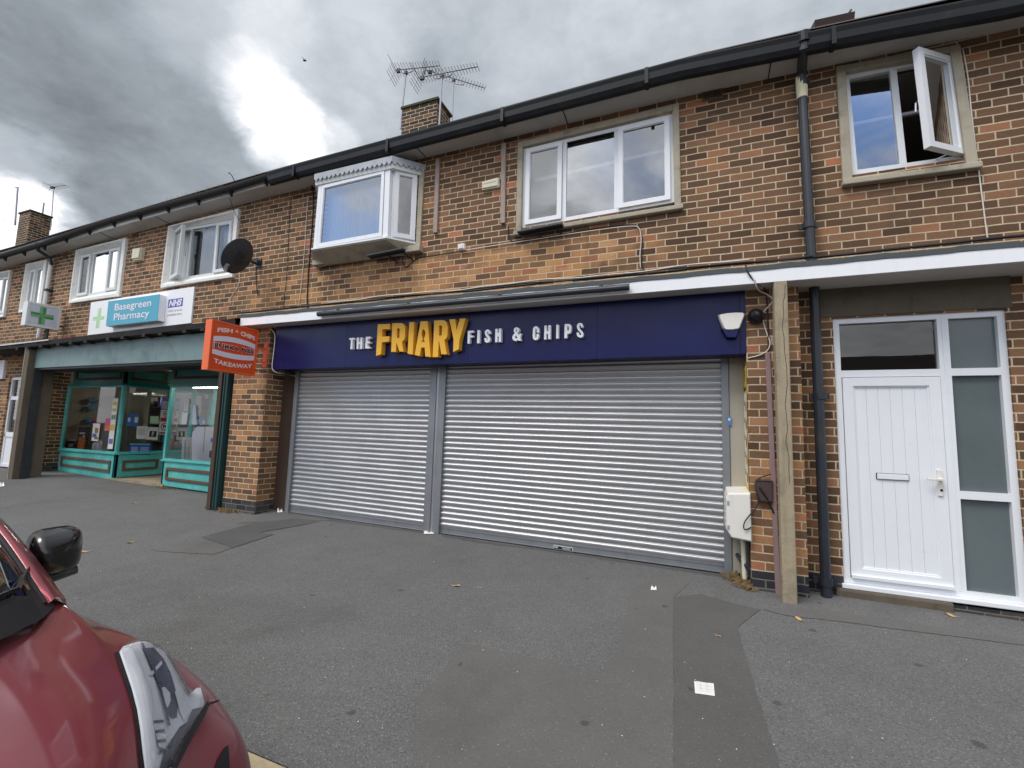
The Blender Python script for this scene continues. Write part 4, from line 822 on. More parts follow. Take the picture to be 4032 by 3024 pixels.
mb = MB(); mb.tube([at(3155, 305, PY-.002), at(3157, 350, PY), at(3159, 388, PY)], [.054, .056, .05], 12); ob('tape_wrap', mb, 'tape', dp)
mb = MB(); mb.tube([gtop+Vector((0, 0, .02)), gtop-Vector((0, 0, .09))], .062, 12); ob('gutter_outlet', mb, 'black_gutter', dp)
dl = [at(u, v, y) for u, v, y in ((146, 955, -.36), (150, 985, -.3), (197, 1016, -.1), (203, 1040, -.09))]
d2 = pipe('downpipe', 'pale green downpipe beside the narrow window over the pharmacy end', [at(204, 1020, -.07), at(176, 1200, -.07), at(151, 1330, -.07)], .04, 'upvc_old'); mb = MB(); mb.tube(dl, .036, 10); ob('swan_neck', mb, 'pipe_dark', d2)
q = at(188, 1142, -.07); mb = MB(); mb.box(q.x-.06, q.x+.06, -.12, 0, q.z-.02, q.z+.02); ob('bracket', mb, 'dark_steel', d2)
# ------------------------------------------------------------------ entrance door
mb = MB()
du = lambda u, v: at(u, v, .05)
def q4(*c): return Fr(*[du(*p) for p in c])
fd2 = Fr(fd.c[0], Vector((du(3999, 1750).x, .05, fd.c[0].z)), Vector((du(3999, 1750).x, .05, fd.c[3].z)), fd.c[3])
H_, W_ = fd2.H, fd2.W; sx = lambda p: (p.x-fd2.c[0].x)/W_; sz = lambda p: (p.z-fd2.c[0].z)/H_
m0, m1 = sx(du(3690, 1350)), sx(du(3735, 1350)); tz0, tz1 = sz(du(3500, 1484)), sz(du(3500, 1457))
d0 = .075
fd2.box(mb, 0, .062/W_, 0, 1, -.04, d0-.05); fd2.box(mb, 1-.07/W_, 1, 0, 1, -.04, d0-.05); fd2.box(mb, .062/W_, 1-.07/W_, 1-.06/H_, 1, -.04, d0-.05); fd2.box(mb, .062/W_, 1-.07/W_, 0, .05/H_, -.04, d0-.05)
fd2.box(mb, m0, m1, .05/H_, 1-.06/H_, -.04, d0-.052); fd2.box(mb, (m0+m1)/2-.008/W_, (m0+m1)/2+.008/W_, .05/H_, 1-.06/H_, d0-.052, d0-.046)
fd2.box(mb, .062/W_, m0, tz0, tz1, -.04, d0-.052)
sl1, sl2 = sz(du(3850, 1479)), sz(du(3850, 1450)); sm1, sm2 = sz(du(3880, 1970)), sz(du(3880, 1939))
fd2.box(mb, m1, 1-.07/W_, sl1, sl2, -.04, d0-.052); fd2.box(mb, m1, 1-.07/W_, sm1, sm2, -.04, d0-.052)
door = ob('entrance_door', mb, 'upvc', shop, bevel=.005)
fixed(door, fd2, .062/W_, m0, tz1, 1-.06/H_, -.02, 'door_glass')
for a, b, g__ in ((sl2, 1-.06/H_, 'frosted'), (sm2, sl1, 'frosted'), (.05/H_, sm1, 'frosted')): fixed(door, fd2, m1, 1-.07/W_, a, b, -.02, g__)
la, lb_ = .068/W_, m0-.006/W_; lz0, lz1 = .06/H_, tz0-.006/H_
lf = Fr(fd2.p(la, lz0, .0), fd2.p(lb_, lz0, .0), fd2.p(lb_, lz1, .0), fd2.p(la, lz1, .0))
mb = MB(); lf.bars(mb, 0, 1, 0, 1, .085, -.03, .034); lf.bars(mb, .08/lf.W, 1-.08/lf.W, .08/lf.H, 1-.08/lf.H, .02, -.03, .022)
n_ = 6; a0, a1 = .098/lf.W, 1-.098/lf.W
for i in range(n_): lf.box(mb, lerp(a0, a1, i/n_)+.0018, lerp(a0, a1, (i+1)/n_)-.0018, .098/lf.H, 1-.098/lf.H, -.02, .012)
lf.box(mb, a0, a1, .098/lf.H, 1-.098/lf.H, -.025, .007)
leaf = ob('door_leaf', mb, 'upvc', door, bevel=.003)
mb = MB(); lf.box(mb, .0, 1, -.002, .012, .034, .06); ob('weather_bar', mb, 'upvc', door)
l1_ = q4((3449, 1888), (3577, 1891), (3577, 1866), (3449, 1858)); mb = MB(); cx_ = (l1_.c[0].x+l1_.c[1].x)/2; cz_ = (l1_.c[0].z+l1_.c[2].z)/2
mb.box(cx_-.128, cx_+.128, .03, .045, cz_-.031, cz_+.031); ob('letterbox_surround', mb, 'black_ink', door, bevel=.004)
mb = MB(); mb.box(cx_-.122, cx_+.122, .022, .04, cz_-.026, cz_+.026); ob('letterbox_flap', mb, 'upvc', door, bevel=.004)
hp = du(3692, 1900); mb = MB(); mb.box(hp.x-.018, hp.x+.018, .0, .02, hp.z-.12, hp.z+.12); hq = du(3692, 1886); mb.box(hq.x-.015, hq.x+.015, -.035, .01, hq.z-.012, hq.z+.012); mb.box(hq.x-.11, hq.x+.015, -.045, -.025, hq.z-.011, hq.z+.011); ob('handle', mb, 'white_plastic', door, bevel=.004)
mb = MB(); kq = du(3697, 1928); mb.tube([(kq.x, .02, kq.z), (kq.x, -.006, kq.z)], .011, 10); ob('keyhole', mb, 'black_ink', door)
sq = du(3330, 2296); mb = MB(); mb.box(fd2.c[0].x-.02, fd2.c[1].x+.03, -.03, .12, fd2.c[0].z-.045, fd2.c[0].z-.002); ob('threshold', mb, 'upvc', door, bevel=.006)
mb = MB(); x0_, x1_ = at(3292, 2330, -.05).x, 2.12; mb.box(x0_, x1_, -.05, .2, -.3, fd2.c[0].z-.047); ob('door_step', mb, 'concrete_dark', shop, bevel=.02)
mb = MB(); mb.box(x1_+.002, 9, -.012, .1, -.3, .0); ob('plinth', mb, 'brick_plinth', shop)
mb = MB(); mb.quad((.9, 1.4, -.4), (3.4, 1.4, -.4), (3.4, 1.4, 2.9), (.9, 1.4, 2.9)); mb.quad((.9, .2, .05), (3.4, .2, .05), (3.4, 1.4, .05), (.9, 1.4, .05)); ob('hallway', mb, 'room_dark', shop)
# ------------------------------------------------------------------ pharmacy shopfront
FYP = .6
P = lambda u, v: at(u, v, FYP)
xl0, xl1 = P(233, 1780).x, P(455, 1800).x; xr0, xr1 = P(641, 1820).x, -7.0
zs0, zs1 = P(440, 1789).z, P(400, 1521).z; zrs = P(740, 1823).z; zh0, zh1 = zs1+.015, 2.62
gl = lambda x: gz(x, .6)
MX = xl1+.0; MYB = 1.6
front = thing('shopfront', 'turquoise timber pharmacy shopfront with brown panel mouldings and poster-covered glass', 'shopfront', (-10.5, FYP, .05))
def riser(f, par):
    mb = MB(); f.box(mb, 0, 1, 0, 1, -.06, 0); f.box(mb, -.01, 1.01, 1, 1+.035/f.H, -.06, .035); r = ob('stall_riser', mb, 'teal_paint', par, bevel=.005)
    mb = MB(); u, v = .14/f.W, .13/f.H; f.bars(mb, u, 1-u, v, 1-v, .055, 0, .022); ob('moulding', mb, 'brown_moulding', r, bevel=.006); return r
def head(f, par, m='teal_deep'):
    mb = MB(); f.box(mb, 0, 1, 0, 1, -.06, 0); f.box(mb, 0, 1, -.01, .09, 0, .035); f.box(mb, 0, 1, .0, .05, .035, .05); h_ = ob('head_panel', mb, m, par, bevel=.004)
    mb = MB(); u, v = .12/f.W, .3; f.bars(mb, u, 1-u, v, 1-.1, .05, 0, .02); ob('moulding', mb, 'rust_steel', h_)
def pane_bay(bl, br, zA, zB, out, par, sides=(1, 1)):
    f = Fr((*bl, zA), (*br, zA), (*br, zB), (*bl, zB), out=out); mb = MB(); w = .05
    if sides[0]: f.box(mb, 0, w/f.W, 0, 1, -.05, .012)
    if sides[1]: f.box(mb, 1-w/f.W, 1, 0, 1, -.05, .012)
    f.box(mb, 0, 1, 0, .03/f.H, -.05, .01); f.box(mb, 0, 1, 1-.03/f.H, 1, -.05, .01); w_ = ob('shop_window', mb, 'teal_paint', par, bevel=.004)
    mb = MB(); f.sheet(mb, w*.9/f.W, 1-w*.9/f.W, .02/f.H, 1-.02/f.H, -.02); ob('pane', mb, 'shop_glass', w_); return f
def vert(a, b, z0a, z0b, z1, out): return Fr((*a, z0a), (*b, z0b), (*b, z1), (*a, z1), out=out)
riser(vert((xl0, FYP), (xl1, FYP), gl(xl0)+.0, gl(xl1)+.0, zs0, (0, -1, 0)), front); riser(vert((MX, FYP), (MX, MYB), gl(MX)+.04, gl(MX)+.06, zs0, (1, 0, 0)), front); riser(vert((xr0, FYP), (xr1, FYP), gl(xr0)+.03, gl(xr1)+.03, zrs, (0, -1, 0)), front)
head(vert((xl0+.2, FYP), (xl1, FYP), zh0, zh0, zh1, (0, -1, 0)), front); head(vert((MX, FYP), (MX, MYB), zh0, zh0, zh1, (1, 0, 0)), front); head(vert((xr0-.03, FYP), (xr1, FYP), zh0-.03, zh0-.03, zh1, (0, -1, 0)), front)
fgl = pane_bay((xl0+.02, FYP), (xl1, FYP), zs0+.03, zh0, (0, -1, 0), front); fgm = pane_bay((MX, FYP+.001), (MX, MYB), zs0+.03, zh0, (1, 0, 0), front); fgr = pane_bay((xr0, FYP), (xr1, FYP), zrs+.03, zh0-.03, (0, -1, 0), front)
mb = MB(); mb.box(xr0, xr0+.05, FYP, MYB, gl(xr0), zrs); ob('return_panel', mb, 'teal_paint', front)
mb = MB(); mb.box(xr0+.01, xr0+.05, MYB-.05, MYB, zrs, zh0); ob('door_post', mb, 'teal_paint', front)
dfr = Fr((MX+.03, MYB, .1), (xr0-.02, MYB, .1), (xr0-.02, MYB, 2.3), (MX+.03, MYB, 2.3)); mb = MB(); dfr.bars(mb, 0, 1, 0, 1, .09, -.03, .02); dfr.box(mb, .46, .54, .04, .96, -.03, .02); sd_ = ob('shop_door', mb, 'teal_paint', front); mb = MB(); dfr.sheet(mb, .04, .96, .04, .96, -.0); ob('pane', mb, 'shop_glass', sd_)
mb = MB(); mb.box(MX-.3, xr0+.1, FYP-.02, MYB, -.1, gl(MX)+.03); ob('door_step', mb, 'concrete', front)
# side wall of the recess, shutter channels
mb = MB(); mb.box(xl0-.35, xl0+.02, .0, FYP+.03, -.2, 2.7); sw_ = ob('side_wall', mb, 'brick_soot', pharm)
mb = MB(); mb.box(xl0-.354, xl0+.024, -.004, FYP+.02, -.2, .33); ob('plinth', mb, 'brick_plinth', pharm)
a, b = at(139, 1470, -.3), at(95, 1870, -.3); mb = MB(); xa = (a.x+b.x)/2; mb.box(xa-.09, xa-.02, -.34, -.24, .0, 2.5); mb.box(xa-.02, xa+.045, -.345, -.22, .0, 2.5); ob('shutter_channel', mb, 'dark_steel', pharm)
a, b = at(876, 1480, -.26), at(842, 2008, -.24); mb = MB(); xa = (at(880, 1500, -.24).x+at(838, 2005, -.24).x)/2
mb.box(xa-.06, xa+.025, -.30, -.12, -.05, 2.5); ob('shutter_channel', mb, 'rust_steel', pharm)
mb = MB(); mb.box(xa+.027, xa+.125, -.27, -.10, -.05, 2.55); mb.box(xa+.05, xa+.075, -.285, -.27, -.05, 2.55); ob('shutter_post', mb, 'teal_post', pharm, bevel=.003)
# the unit beyond the post, mostly out of frame: brick, a narrow white door
mb = MB(); wall(mb, -30, xl0-.5, -.2, 3.0, [(xl0-1.25, xl0-.66, .15, 2.35)], .05); ob('lower_wall', mb, 'brick_pier', pharm)
nd = Fr((xl0-1.25, .12, .25), (xl0-.66, .12, .25), (xl0-.66, .12, 2.35), (xl0-1.25, .12, 2.35)); mb = MB(); nd.bars(mb, 0, 1, 0, 1, .07, -.03, .03); nd.box(mb, .05, .95, .33, .38, -.03, .03); nd.box(mb, .05, .95, .74, .78, -.03, .03); nd.box(mb, .05, .95, .02, .34, -.02, .01); nd_ = ob('side_door', mb, 'upvc', pharm)
fixed(nd_, nd, .05, .95, .38, .98, -.01, 'door_glass')
mb = MB(); mb.box(xl0-2.6, xl0-1.45, .0, .12, 2.3, 2.75); ob('white_panel', mb, 'white_board', pharm)
# inside the shop
mb = MB(); mb.quad((xl0-.3, .7, .1), (-6.9, .7, .1), (-6.9, 4.6, .1), (xl0-.3, 4.6, .1)); mb.quad((xl0-.3, 4.6, .1), (-6.9, 4.6, .1), (-6.9, 4.6, 2.6), (xl0-.3, 4.6, 2.6)); mb.quad((xl0-.3, .66, 2.6), (-6.9, .66, 2.6), (-6.9, 4.6, 2.6), (xl0-.3, 4.6, 2.6)); mb.quad((xl0-.1, .64, .1), (xl0-.1, 4.6, .1), (xl0-.1, 4.6, 2.6), (xl0-.1, .64, 2.6)); mb.quad((-6.9, .7, .1), (-6.9, 4.6, .1), (-6.9, 4.6, 2.6), (-6.9, .7, 2.6))
ob('shop_room', mb, 'room_wall', pharm)
mat('tube_light', (1, .93, .8), .5, emit=34); mat('shelf_grey', srgb(120, 114, 106), .7)
for i, (u, v, u2, v2, y) in enumerate(((826, 1523, 872, 1526, .85), (735, 1530, 790, 1527, 2.2))):
    a, b = at(u, v, y), at(u2, v2, y); z = a.z
    t = thing('strip_light', ('lit fluorescent strip light behind the pharmacy window next to the green post', 'lit fluorescent strip light deeper inside the pharmacy ceiling')[i], 'light', (a.x, y, z), 'pharmacy strip lights')
    mb = MB(); mb.tube([(a.x-.5, y, z), (a.x+.75, y, z)], .02, 8); ob('lamp_tube', mb, 'tube_light', t); mb = MB(); mb.box(a.x-.52, a.x+.77, y-.04, y+.04, z+.024, z+.07); ob('fitting', mb, 'sign_white', t)
boxcols = [('pack_blue', srgb(52, 104, 176)), ('pack_pink', srgb(206, 92, 130)), ('pack_white', srgb(210, 210, 206)), ('pack_green', srgb(88, 140, 96)), ('pack_red', srgb(160, 58, 58)), ('pack_yellow', srgb(214, 184, 84)), ('pack_dark', srgb(52, 50, 66)), ('pack_orange', srgb(220, 122, 48)), ('pack_purple', srgb(120, 110, 178))]
for n_, c_ in boxcols: mat(n_, c_, .5, var=.12, scale=30)
proto = {}
shelves = [(-13.0, -11.9, 1.9, 'back left'), (-11.3, -9.9, 3.0, 'centre'), (-9.6, -8.2, 2.6, 'right')]
slab = ['grey shelf unit of packets behind the window with the orange stand', 'grey shelf unit of packets seen past the papers in the pharmacy doorway', 'grey shelf unit of packets behind the window with the white board']
pc = {'blue': 'pack_blue'}; cnt = 0
for si, (x0, x1, y, _) in enumerate(shelves):
    t = thing('shelf_unit', slab[si], 'shelf', ((x0+x1)/2, y, .1), 'pharmacy shelf units')
    mb = MB(); mb.box(x0, x0+.03, y, y+.35, .1, 2.0); mb.box(x1-.03, x1, y, y+.35, .1, 2.0); mb.box(x0, x1, y+.33, y+.35, .1, 2.0); ob('frame', mb, 'shelf_grey', t)
    for k in range(4):
        z = .5+.42*k; mb = MB(); mb.box(x0+.032, x1-.032, y, y+.328, z-.02, z); ob('shelf', mb, 'shelf_grey', t); x = x0+.07
        while x < x1-.18:
            w_, h_, c_ = random.uniform(.07, .15), random.uniform(.12, .28), random.choice(boxcols)[0]
            key = (c_, cnt % 3)
            if key not in proto:
                mb = MB(); mb.box(-w_/2, w_/2, 0, .12, 0, h_); o = ob('packet', mb, c_, loc=(0, 0, 0)); proto[key] = o; new = o
            else: new = proto[key].copy(); COL.objects.link(new)
            new.location = (x+.08, y+.03, z+.001); cnt += 1
            tag(new, 'small coloured packet standing on a pharmacy shelf', 'packet', 'packets on the pharmacy shelves'); x += .165
# papers stuck to the glass
KC = 680/2212
def onglass(pts, pl):
    out = []
    for x, y in pts:
        u, v = 220+x*KC, 1480+y*KC
        out.append(at(u, v, FYP-.006) if pl != 'm' else atx(u, v, MX+.006))
    return out
def poster(name, label, pts, pl, m, cat='poster', parts=()):
    """pts in order BL, BR, TR, TL."""
    c = onglass(pts, pl); f = Fr(*c, out=(0, -1, 0) if pl != 'm' else (1, 0, 0)); mb = MB(); f.sheet(mb, 0, 1, 0, 1, 0, .0015)
    if not parts: return single(name, mb, m, label, cat), f
    t = thing(name, label, cat, tuple(c[0])); ob('sheet', mb, m, t)
    for nm, mm_, boxes in parts:
        mb = MB()
        for b_ in boxes:
            if callable(b_): b_(mb, f)
            else: f.sheet(mb, *b_, .003)
        ob(nm, mb, mm_, t)
    return t, f
lines = lambda a0, a1, b0, b1, n: [(a0, a1-(.12*(a1-a0) if i % 3 == 1 else 0), lerp(b1, b0, (i+.75)/n), lerp(b1, b0, (i+.35)/n)) for i in range(n)]
poster('poster', 'tall narrow strip of small notices on the left pharmacy pane', [(660, 935), (725, 938), (800, 288), (735, 288)], 'l', 'paper', parts=[('photo', 'pack_yellow', [(.1, .9, .86, .93), (.1, .9, .74, .8), (.1, .9, .36, .48)]), ('green_block', 'pack_green', [(.1, .48, .58, .67), (.55, .92, .58, .67)]), ('purple_block', 'pack_purple', [(.1, .9, .10, .20)])])
poster('poster', 'white product poster with a bottle picture on the left pharmacy pane', [(455, 830), (540, 835), (570, 612), (480, 608)], 'l', 'paper', parts=[('photo', 'food_photo', [(.35, .85, .45, .75), (.4, .95, .08, .25)]), ('blue_block', 'pack_blue', [(.08, .7, .2, .42)])])
poster('poster', 'pink and peach poster beside the narrow strip of notices', [(620, 705), (690, 705), (706, 545), (640, 545)], 'l', 'pack_pink', parts=[('photo', 'pack_orange', [(.1, .9, .08, .4)])])
poster('poster', 'blue cartoon-coloured poster on the side pane of the pharmacy lobby', [(900, 640), (1050, 645), (1068, 490), (915, 490)], 'm', 'pack_blue', parts=[('photo', 'pack_white', [(.1, .3, .35, .7), (.65, .95, .3, .75)])])
poster('notice', 'typed white notice on the side pane, the one with lines of print', [(1028, 805), (1152, 808), (1183, 648), (1040, 645)], 'm', 'paper', 'notice', [('lettering', 'grey_ink', lines(.12, .85, .3, .85, 7))])
poster('notice', 'white notice with a black picture of a phone on the side pane', [(1152, 815), (1300, 822), (1315, 660), (1187, 655)], 'm', 'paper', 'notice', [('photo', 'black_ink', [(.2, .85, .22, .7)]), ('phone', 'pack_white', [(.42, .62, .26, .66)])])
poster('poster', 'lilac and purple notice at the top of the lobby side pane', [(1345, 432), (1492, 435), (1508, 282), (1362, 276)], 'm', 'pack_purple', parts=[('panel', 'lightbox_white', [(.06, .94, .08, .7)]), ('lettering', 'grey_ink', lines(.12, .85, .14, .62, 6))])
mat('ban_red', srgb(176, 52, 56), .5)
def ringp(mb, f, cx, cy, r, asp):
    n = 20; r2 = r*.78
    mb.poly([[(cx+r*math.cos(2*math.pi*k/n), cy+r*asp*math.sin(2*math.pi*k/n)) for k in range(n)], [(cx+r2*math.cos(2*math.pi*k/n), cy+r2*asp*math.sin(2*math.pi*k/n)) for k in range(n)]], lambda a_, b_, d: f.p(a_, b_, .003), 0)
    mb.poly([[(cx-.66*r, cy+.62*r*asp), (cx-.56*r, cy+.76*r*asp), (cx+.66*r, cy-.62*r*asp), (cx+.56*r, cy-.76*r*asp)]], lambda a_, b_, d: f.p(a_, b_, .0035), 0)
poster('sign', 'no smoking sign with a red band of print on the lobby side pane', [(1328, 590), (1470, 592), (1490, 437), (1347, 434)], 'm', 'paper', 'sign', [('red_ring', 'ban_red', [lambda mb, f: ringp(mb, f, .5, .68, .27, .9), (.05, .95, .04, .36)]), ('symbol', 'black_ink', [(.32, .66, .63, .69)])])
dog = [(.3,.6),(.34,.74),(.30,.78),(.38,.8),(.42,.76),(.62,.75),(.70,.82),(.76,.78),(.72,.7),(.68,.66),(.68,.5),(.62,.5),(.6,.62),(.46,.62),(.42,.5),(.36,.5),(.38,.64)]
poster('sign', 'no dogs sign with a red print band at the bottom of the lobby side pane', [(1312, 750), (1452, 752), (1470, 594), (1328, 592)], 'm', 'paper', 'sign', [('red_ring', 'ban_red', [lambda mb, f: ringp(mb, f, .5, .64, .36, .9), (.05, .95, .05, .2)]), ('symbol', 'black_ink', [lambda mb, f: mb.poly([dog], lambda a_, b_, d: f.p(a_, b_, .003), 0)])])
poster('poster', 'bright blue information panel low on the lobby side pane', [(945, 1008), (1205, 1010), (1215, 870), (948, 866)], 'm', 'nhs_blue', parts=[('lettering', 'lightbox_white', lines(.06, .4, .08, .72, 7)+lines(.5, .92, .08, .72, 7)), ('teal_band', 'teal_paint', [(0, 1, .9, 1)])])
poster('notice', 'small green and cream card on the lobby side pane', [(1205, 608), (1310, 610), (1318, 518), (1212, 515)], 'm', 'green_pale_b', 'notice')
poster('notice', 'folded white paper hanging at the top of the lobby side pane', [(938, 218), (1012, 220), (1030, 142), (946, 140)], 'm', 'paper', 'notice')
poster('notice', 'upper white strip of print on the pane beside the green post', [(1640, 445), (1690, 446), (1705, 295), (1656, 293)], 'r', 'paper', 'notice', [('lettering', 'grey_ink', lines(.15, .85, .1, .9, 9))])
poster('notice', 'lower white sheet on the pane beside the green post', [(1610, 620), (1672, 622), (1692, 470), (1618, 468)], 'r', 'paper', 'notice')
poster('notice', 'thin pale strip next to the two sheets in the right pharmacy pane', [(1745, 622), (1805, 625), (1790, 372), (1758, 370)], 'r', 'lightbox_white', 'notice')
def standing(name, label, cat, pts, y, m, thick=.02, parts=()):
    c = [at(220+x*KC, 1480+v*KC, y) for x, v in pts]; t = thing(name, label, cat, tuple(c[0])); mb = MB(); n = len(c); b = [p+Vector((0, thick, 0)) for p in c]
    mb.grid([c, b], True); mb.add(c, [tuple(range(n))]); mb.add(b, [tuple(range(n))]); ob('board', mb, m, t)
    for nm, mm_, ps in parts:
        mb = MB()
        for q in ps: cc_ = [at(220+x*KC, 1480+v*KC, y-.003) for x, v in q]; mb.add(cc_, [tuple(range(len(cc_)))])
        ob(nm, mb, mm_, t)
    return t
standing('display_board', 'large white octagonal display board in the pharmacy window by the green post', 'display board', [(1708, 1092), (2032, 1122), (2060, 720), (2012, 655), (1810, 650), (1750, 715)], 1.15, 'sign_white', .03, [('seam', 'brown_moulding', [[(1882, 980), (1888, 980), (1916, 656), (1910, 656)]]), ('blue_mark', 'blue_sticker', [[(1978, 850), (2018, 852), (2022, 798), (1982, 796)]]), ('device', 'black_ink', [[(1962, 1048), (2014, 1050), (2020, 960), (1968, 958)]])])
standing('display_stand', 'navy and orange advertising stand in the left pharmacy window', 'display stand', [(268, 955), (360, 958), (408, 655), (292, 655)], .78, 'pack_dark', .05, [('orange_panel', 'pack_orange', [[(270, 950), (360, 953), (378, 790), (288, 785)]]), ('white_spots', 'sign_white', [[(300, 820), (325, 820), (328, 785), (303, 785)], [(342, 800), (366, 802), (369, 760), (346, 758)], [(300, 745), (372, 748), (374, 725), (304, 722)]])])
standing('display_box', 'black box with white print low in the left pharmacy window', 'box', [(118, 940), (250, 945), (266, 815), (130, 815)], .75, 'black_ink', .1, [('lettering', 'lightbox_white', [[(165, 905), (215, 905), (217, 893), (167, 893)], [(160, 885), (220, 886), (222, 874), (162, 873)], [(130, 830), (265, 830), (266, 815), (132, 815)]])])
for i, (x, lab) in enumerate(((485, 'white pump bottle in the left pharmacy window, the smaller of the two'), (545, 'larger white lotion bottle in the left pharmacy window'))):
    q = at(220+x*KC, 1480+985*KC, .72); q.z = zs0+.035; h_ = .2+.07*i; t = thing('bottle', lab, 'bottle', tuple(q)); mb = MB(); rr = [(.001, 0), (.045, 0), (.047, h_*.7), (.03, h_*.85), (.015, h_*.88), (.015, h_*.95)]
    mb.grid([[q+Vector((r*math.cos(2*math.pi*k/12), r*math.sin(2*math.pi*k/12), z)) for k in range(12)] for r, z in rr], True); ob('body', mb, 'sign_white', t, smooth=True); mb = MB(); mb.tube([q+Vector((0, 0, h_*.9)), q+Vector((0, 0, h_+.03))], .012, 8); mb.tube([q+Vector((0, 0, h_+.02)), q+Vector((-.04, 0, h_+.03))], .008, 6); ob('pump', mb, 'black_ink', t)
mat('balloon_blue', srgb(70, 150, 196), .35); mat('balloon_pink', srgb(200, 90, 130), .35)
for i, (x, v, m, lab) in enumerate(((478, 322, 'balloon_blue', 'upper pale blue paper lantern in the left pharmacy window'), (458, 415, 'balloon_blue', 'second pale blue paper lantern just below the first'), (418, 580, 'balloon_blue', 'lowest blue paper lantern between two pink ones'), (372, 560, 'balloon_pink', 'pink paper lantern left of the lowest blue one'), (508, 575, 'balloon_pink', 'pink paper lantern right of the lowest blue one'))):
    q = at(220+x*KC, 1480+v*KC, 1.1); r = .085; mb = MB(); mb.grid([[q+Vector((r*math.cos(t)*math.cos(2*math.pi*k/16), r*math.cos(t)*math.sin(2*math.pi*k/16), r*.8*math.sin(t))) for k in range(16)] for t in [-1.55+i_*3.1/8 for i_ in range(9)]], True); single('paper_lantern', mb, m, lab, 'decoration', smooth=True)
rk = thing('magazine_rack', 'wire rack of leaflets in the pharmacy window beside the white board', 'rack', tuple(at(220+1660*KC, 1480+1080*KC, .85)))
mb = MB()
for x in range(1600, 1731, 22): mb.tube([at(220+x*KC, 1480+1082*KC, .82), at(220+(x+8)*KC, 1480+910*KC, .82)], .003, 5)
for v in (915, 1000, 1078): mb.tube([at(220+1600*KC, 1480+v*KC, .82), at(220+1732*KC, 1480+v*KC, .82)], .003, 5)
ob('wire_frame', mb, 'alu', rk)
for x in (1610, 1660, 1698): mb = MB(); c = [at(220+a_*KC, 1480+b_*KC, .86) for a_, b_ in ((x, 1075), (x+32, 1075), (x+38, 790), (x+8, 785))]; mb.add(c+[p+Vector((0, .02, 0)) for p in c], [(0, 1, 2, 3), (4, 5, 6, 7), (0, 1, 5, 4), (1, 2, 6, 5), (2, 3, 7, 6), (3, 0, 4, 7)]); ob('leaflet', mb, 'paper', rk)
# ------------------------------------------------------------------ signs of the terrace
bf_ = fr((343.8, 1320), (750.7, 1272), (765, 1128), (358, 1191), -.03); ps = thing('pharmacy_sign', 'wide white pharmacy sign board with raised turquoise name panel above the dark canopy', 'shop sign', tuple(bf_.c[0]))
mb = MB(); bf_.box(mb, 0, 1, 0, 1, -.028, 0); ob('board', mb, 'white_board', ps, bevel=.003)
bx = fr((417, 1284.6), (620.5, 1262), (628.6, 1158.5), (427, 1187), -.15); mb = MB(); bx.box(mb, 0, 1, 0, 1, -.12, -.004); nb = ob('name_box', mb, 'white_board', ps, bevel=.004); mb = MB(); bx.sheet(mb, 0, 1, 0, 1, .0, .0); mb = MB(); bx.box(mb, 0, 1, 0, 1, -.003, .001); ob('name_panel', mb, 'teal_sign', nb)
mb = MB(); write(mb, bx, 'Basegreen', .15, .86, .50, .86, .004, .012); write(mb, bx, 'Pharmacy', .15, .84, .10, .47, .004, .012)
def serifs(mb, f, a0, a1, b, n, d, w=.018, h=.012):
    for i in range(n): a = lerp(a0, a1, (i+.5)/n); f.sheet(mb, a-w/2, a+w/2, b, b+h, d)
ob('lettering', mb, 'sign_white', nb)
def cr_(f, cx, cy, w, h, t, d):
    k = t*f; q = lambda *p: [(cx+x, cy+y) for x, y in p]
    return ([q((0, 0), (0, h), (-t, h), (-t, k)), q((0, 0), (0, -h), (t, -h), (t, -k)), q((0, 0), (t, k), (w, k), (w, 0)), q((0, 0), (-t, -k), (-w, -k), (-w, 0))],
            [q((0, 0), (t, k), (t, h), (0, h)), q((0, 0), (-t, -k), (-t, -h), (0, -h)), q((0, 0), (w, 0), (w, -k), (t, -k)), q((0, 0), (-w, 0), (-w, k), (-t, k))])
def cross(par, f, cx, cy, w, h, t, asp, ma, mb_, d):
    A_, B_ = cr_(asp, cx, cy, w, h, t, d)
    for nm, L, m in (('cross_light', A_, mb_), ('cross_dark', B_, ma)):
        mb = MB()
        for l in L: mb.add([f.p(a_, b_, d) for a_, b_ in l], [(0, 1, 2, 3)])
        ob(nm, mb, m, par, merge=False)
cross(ps, bf_, .105, .48, .06, .30, .019, 2.9, 'green_pale', 'green_pale_b', .002)
mb = MB(); bf_.sheet(mb, .785, .915, .50, .735, .002); nh = ob('logo_panel', mb, 'nhs_blue', ps); mb = MB(); write(mb, bf_, 'NHS', .793, .908, .525, .71, .004, .05, shear=.2); ob('lettering', mb, 'sign_white', nh)
mb = MB(); write(mb, bf_, 'NHS services', .795, .915, .375, .44, .002, .004); write(mb, bf_, 'available here', .785, .915, .265, .33, .002, .004); write(mb, bf_, 'A Local Independent Service', .33, .565, .065, .125, .002, .004); ob('small_print', mb, 'grey_ink', ps)
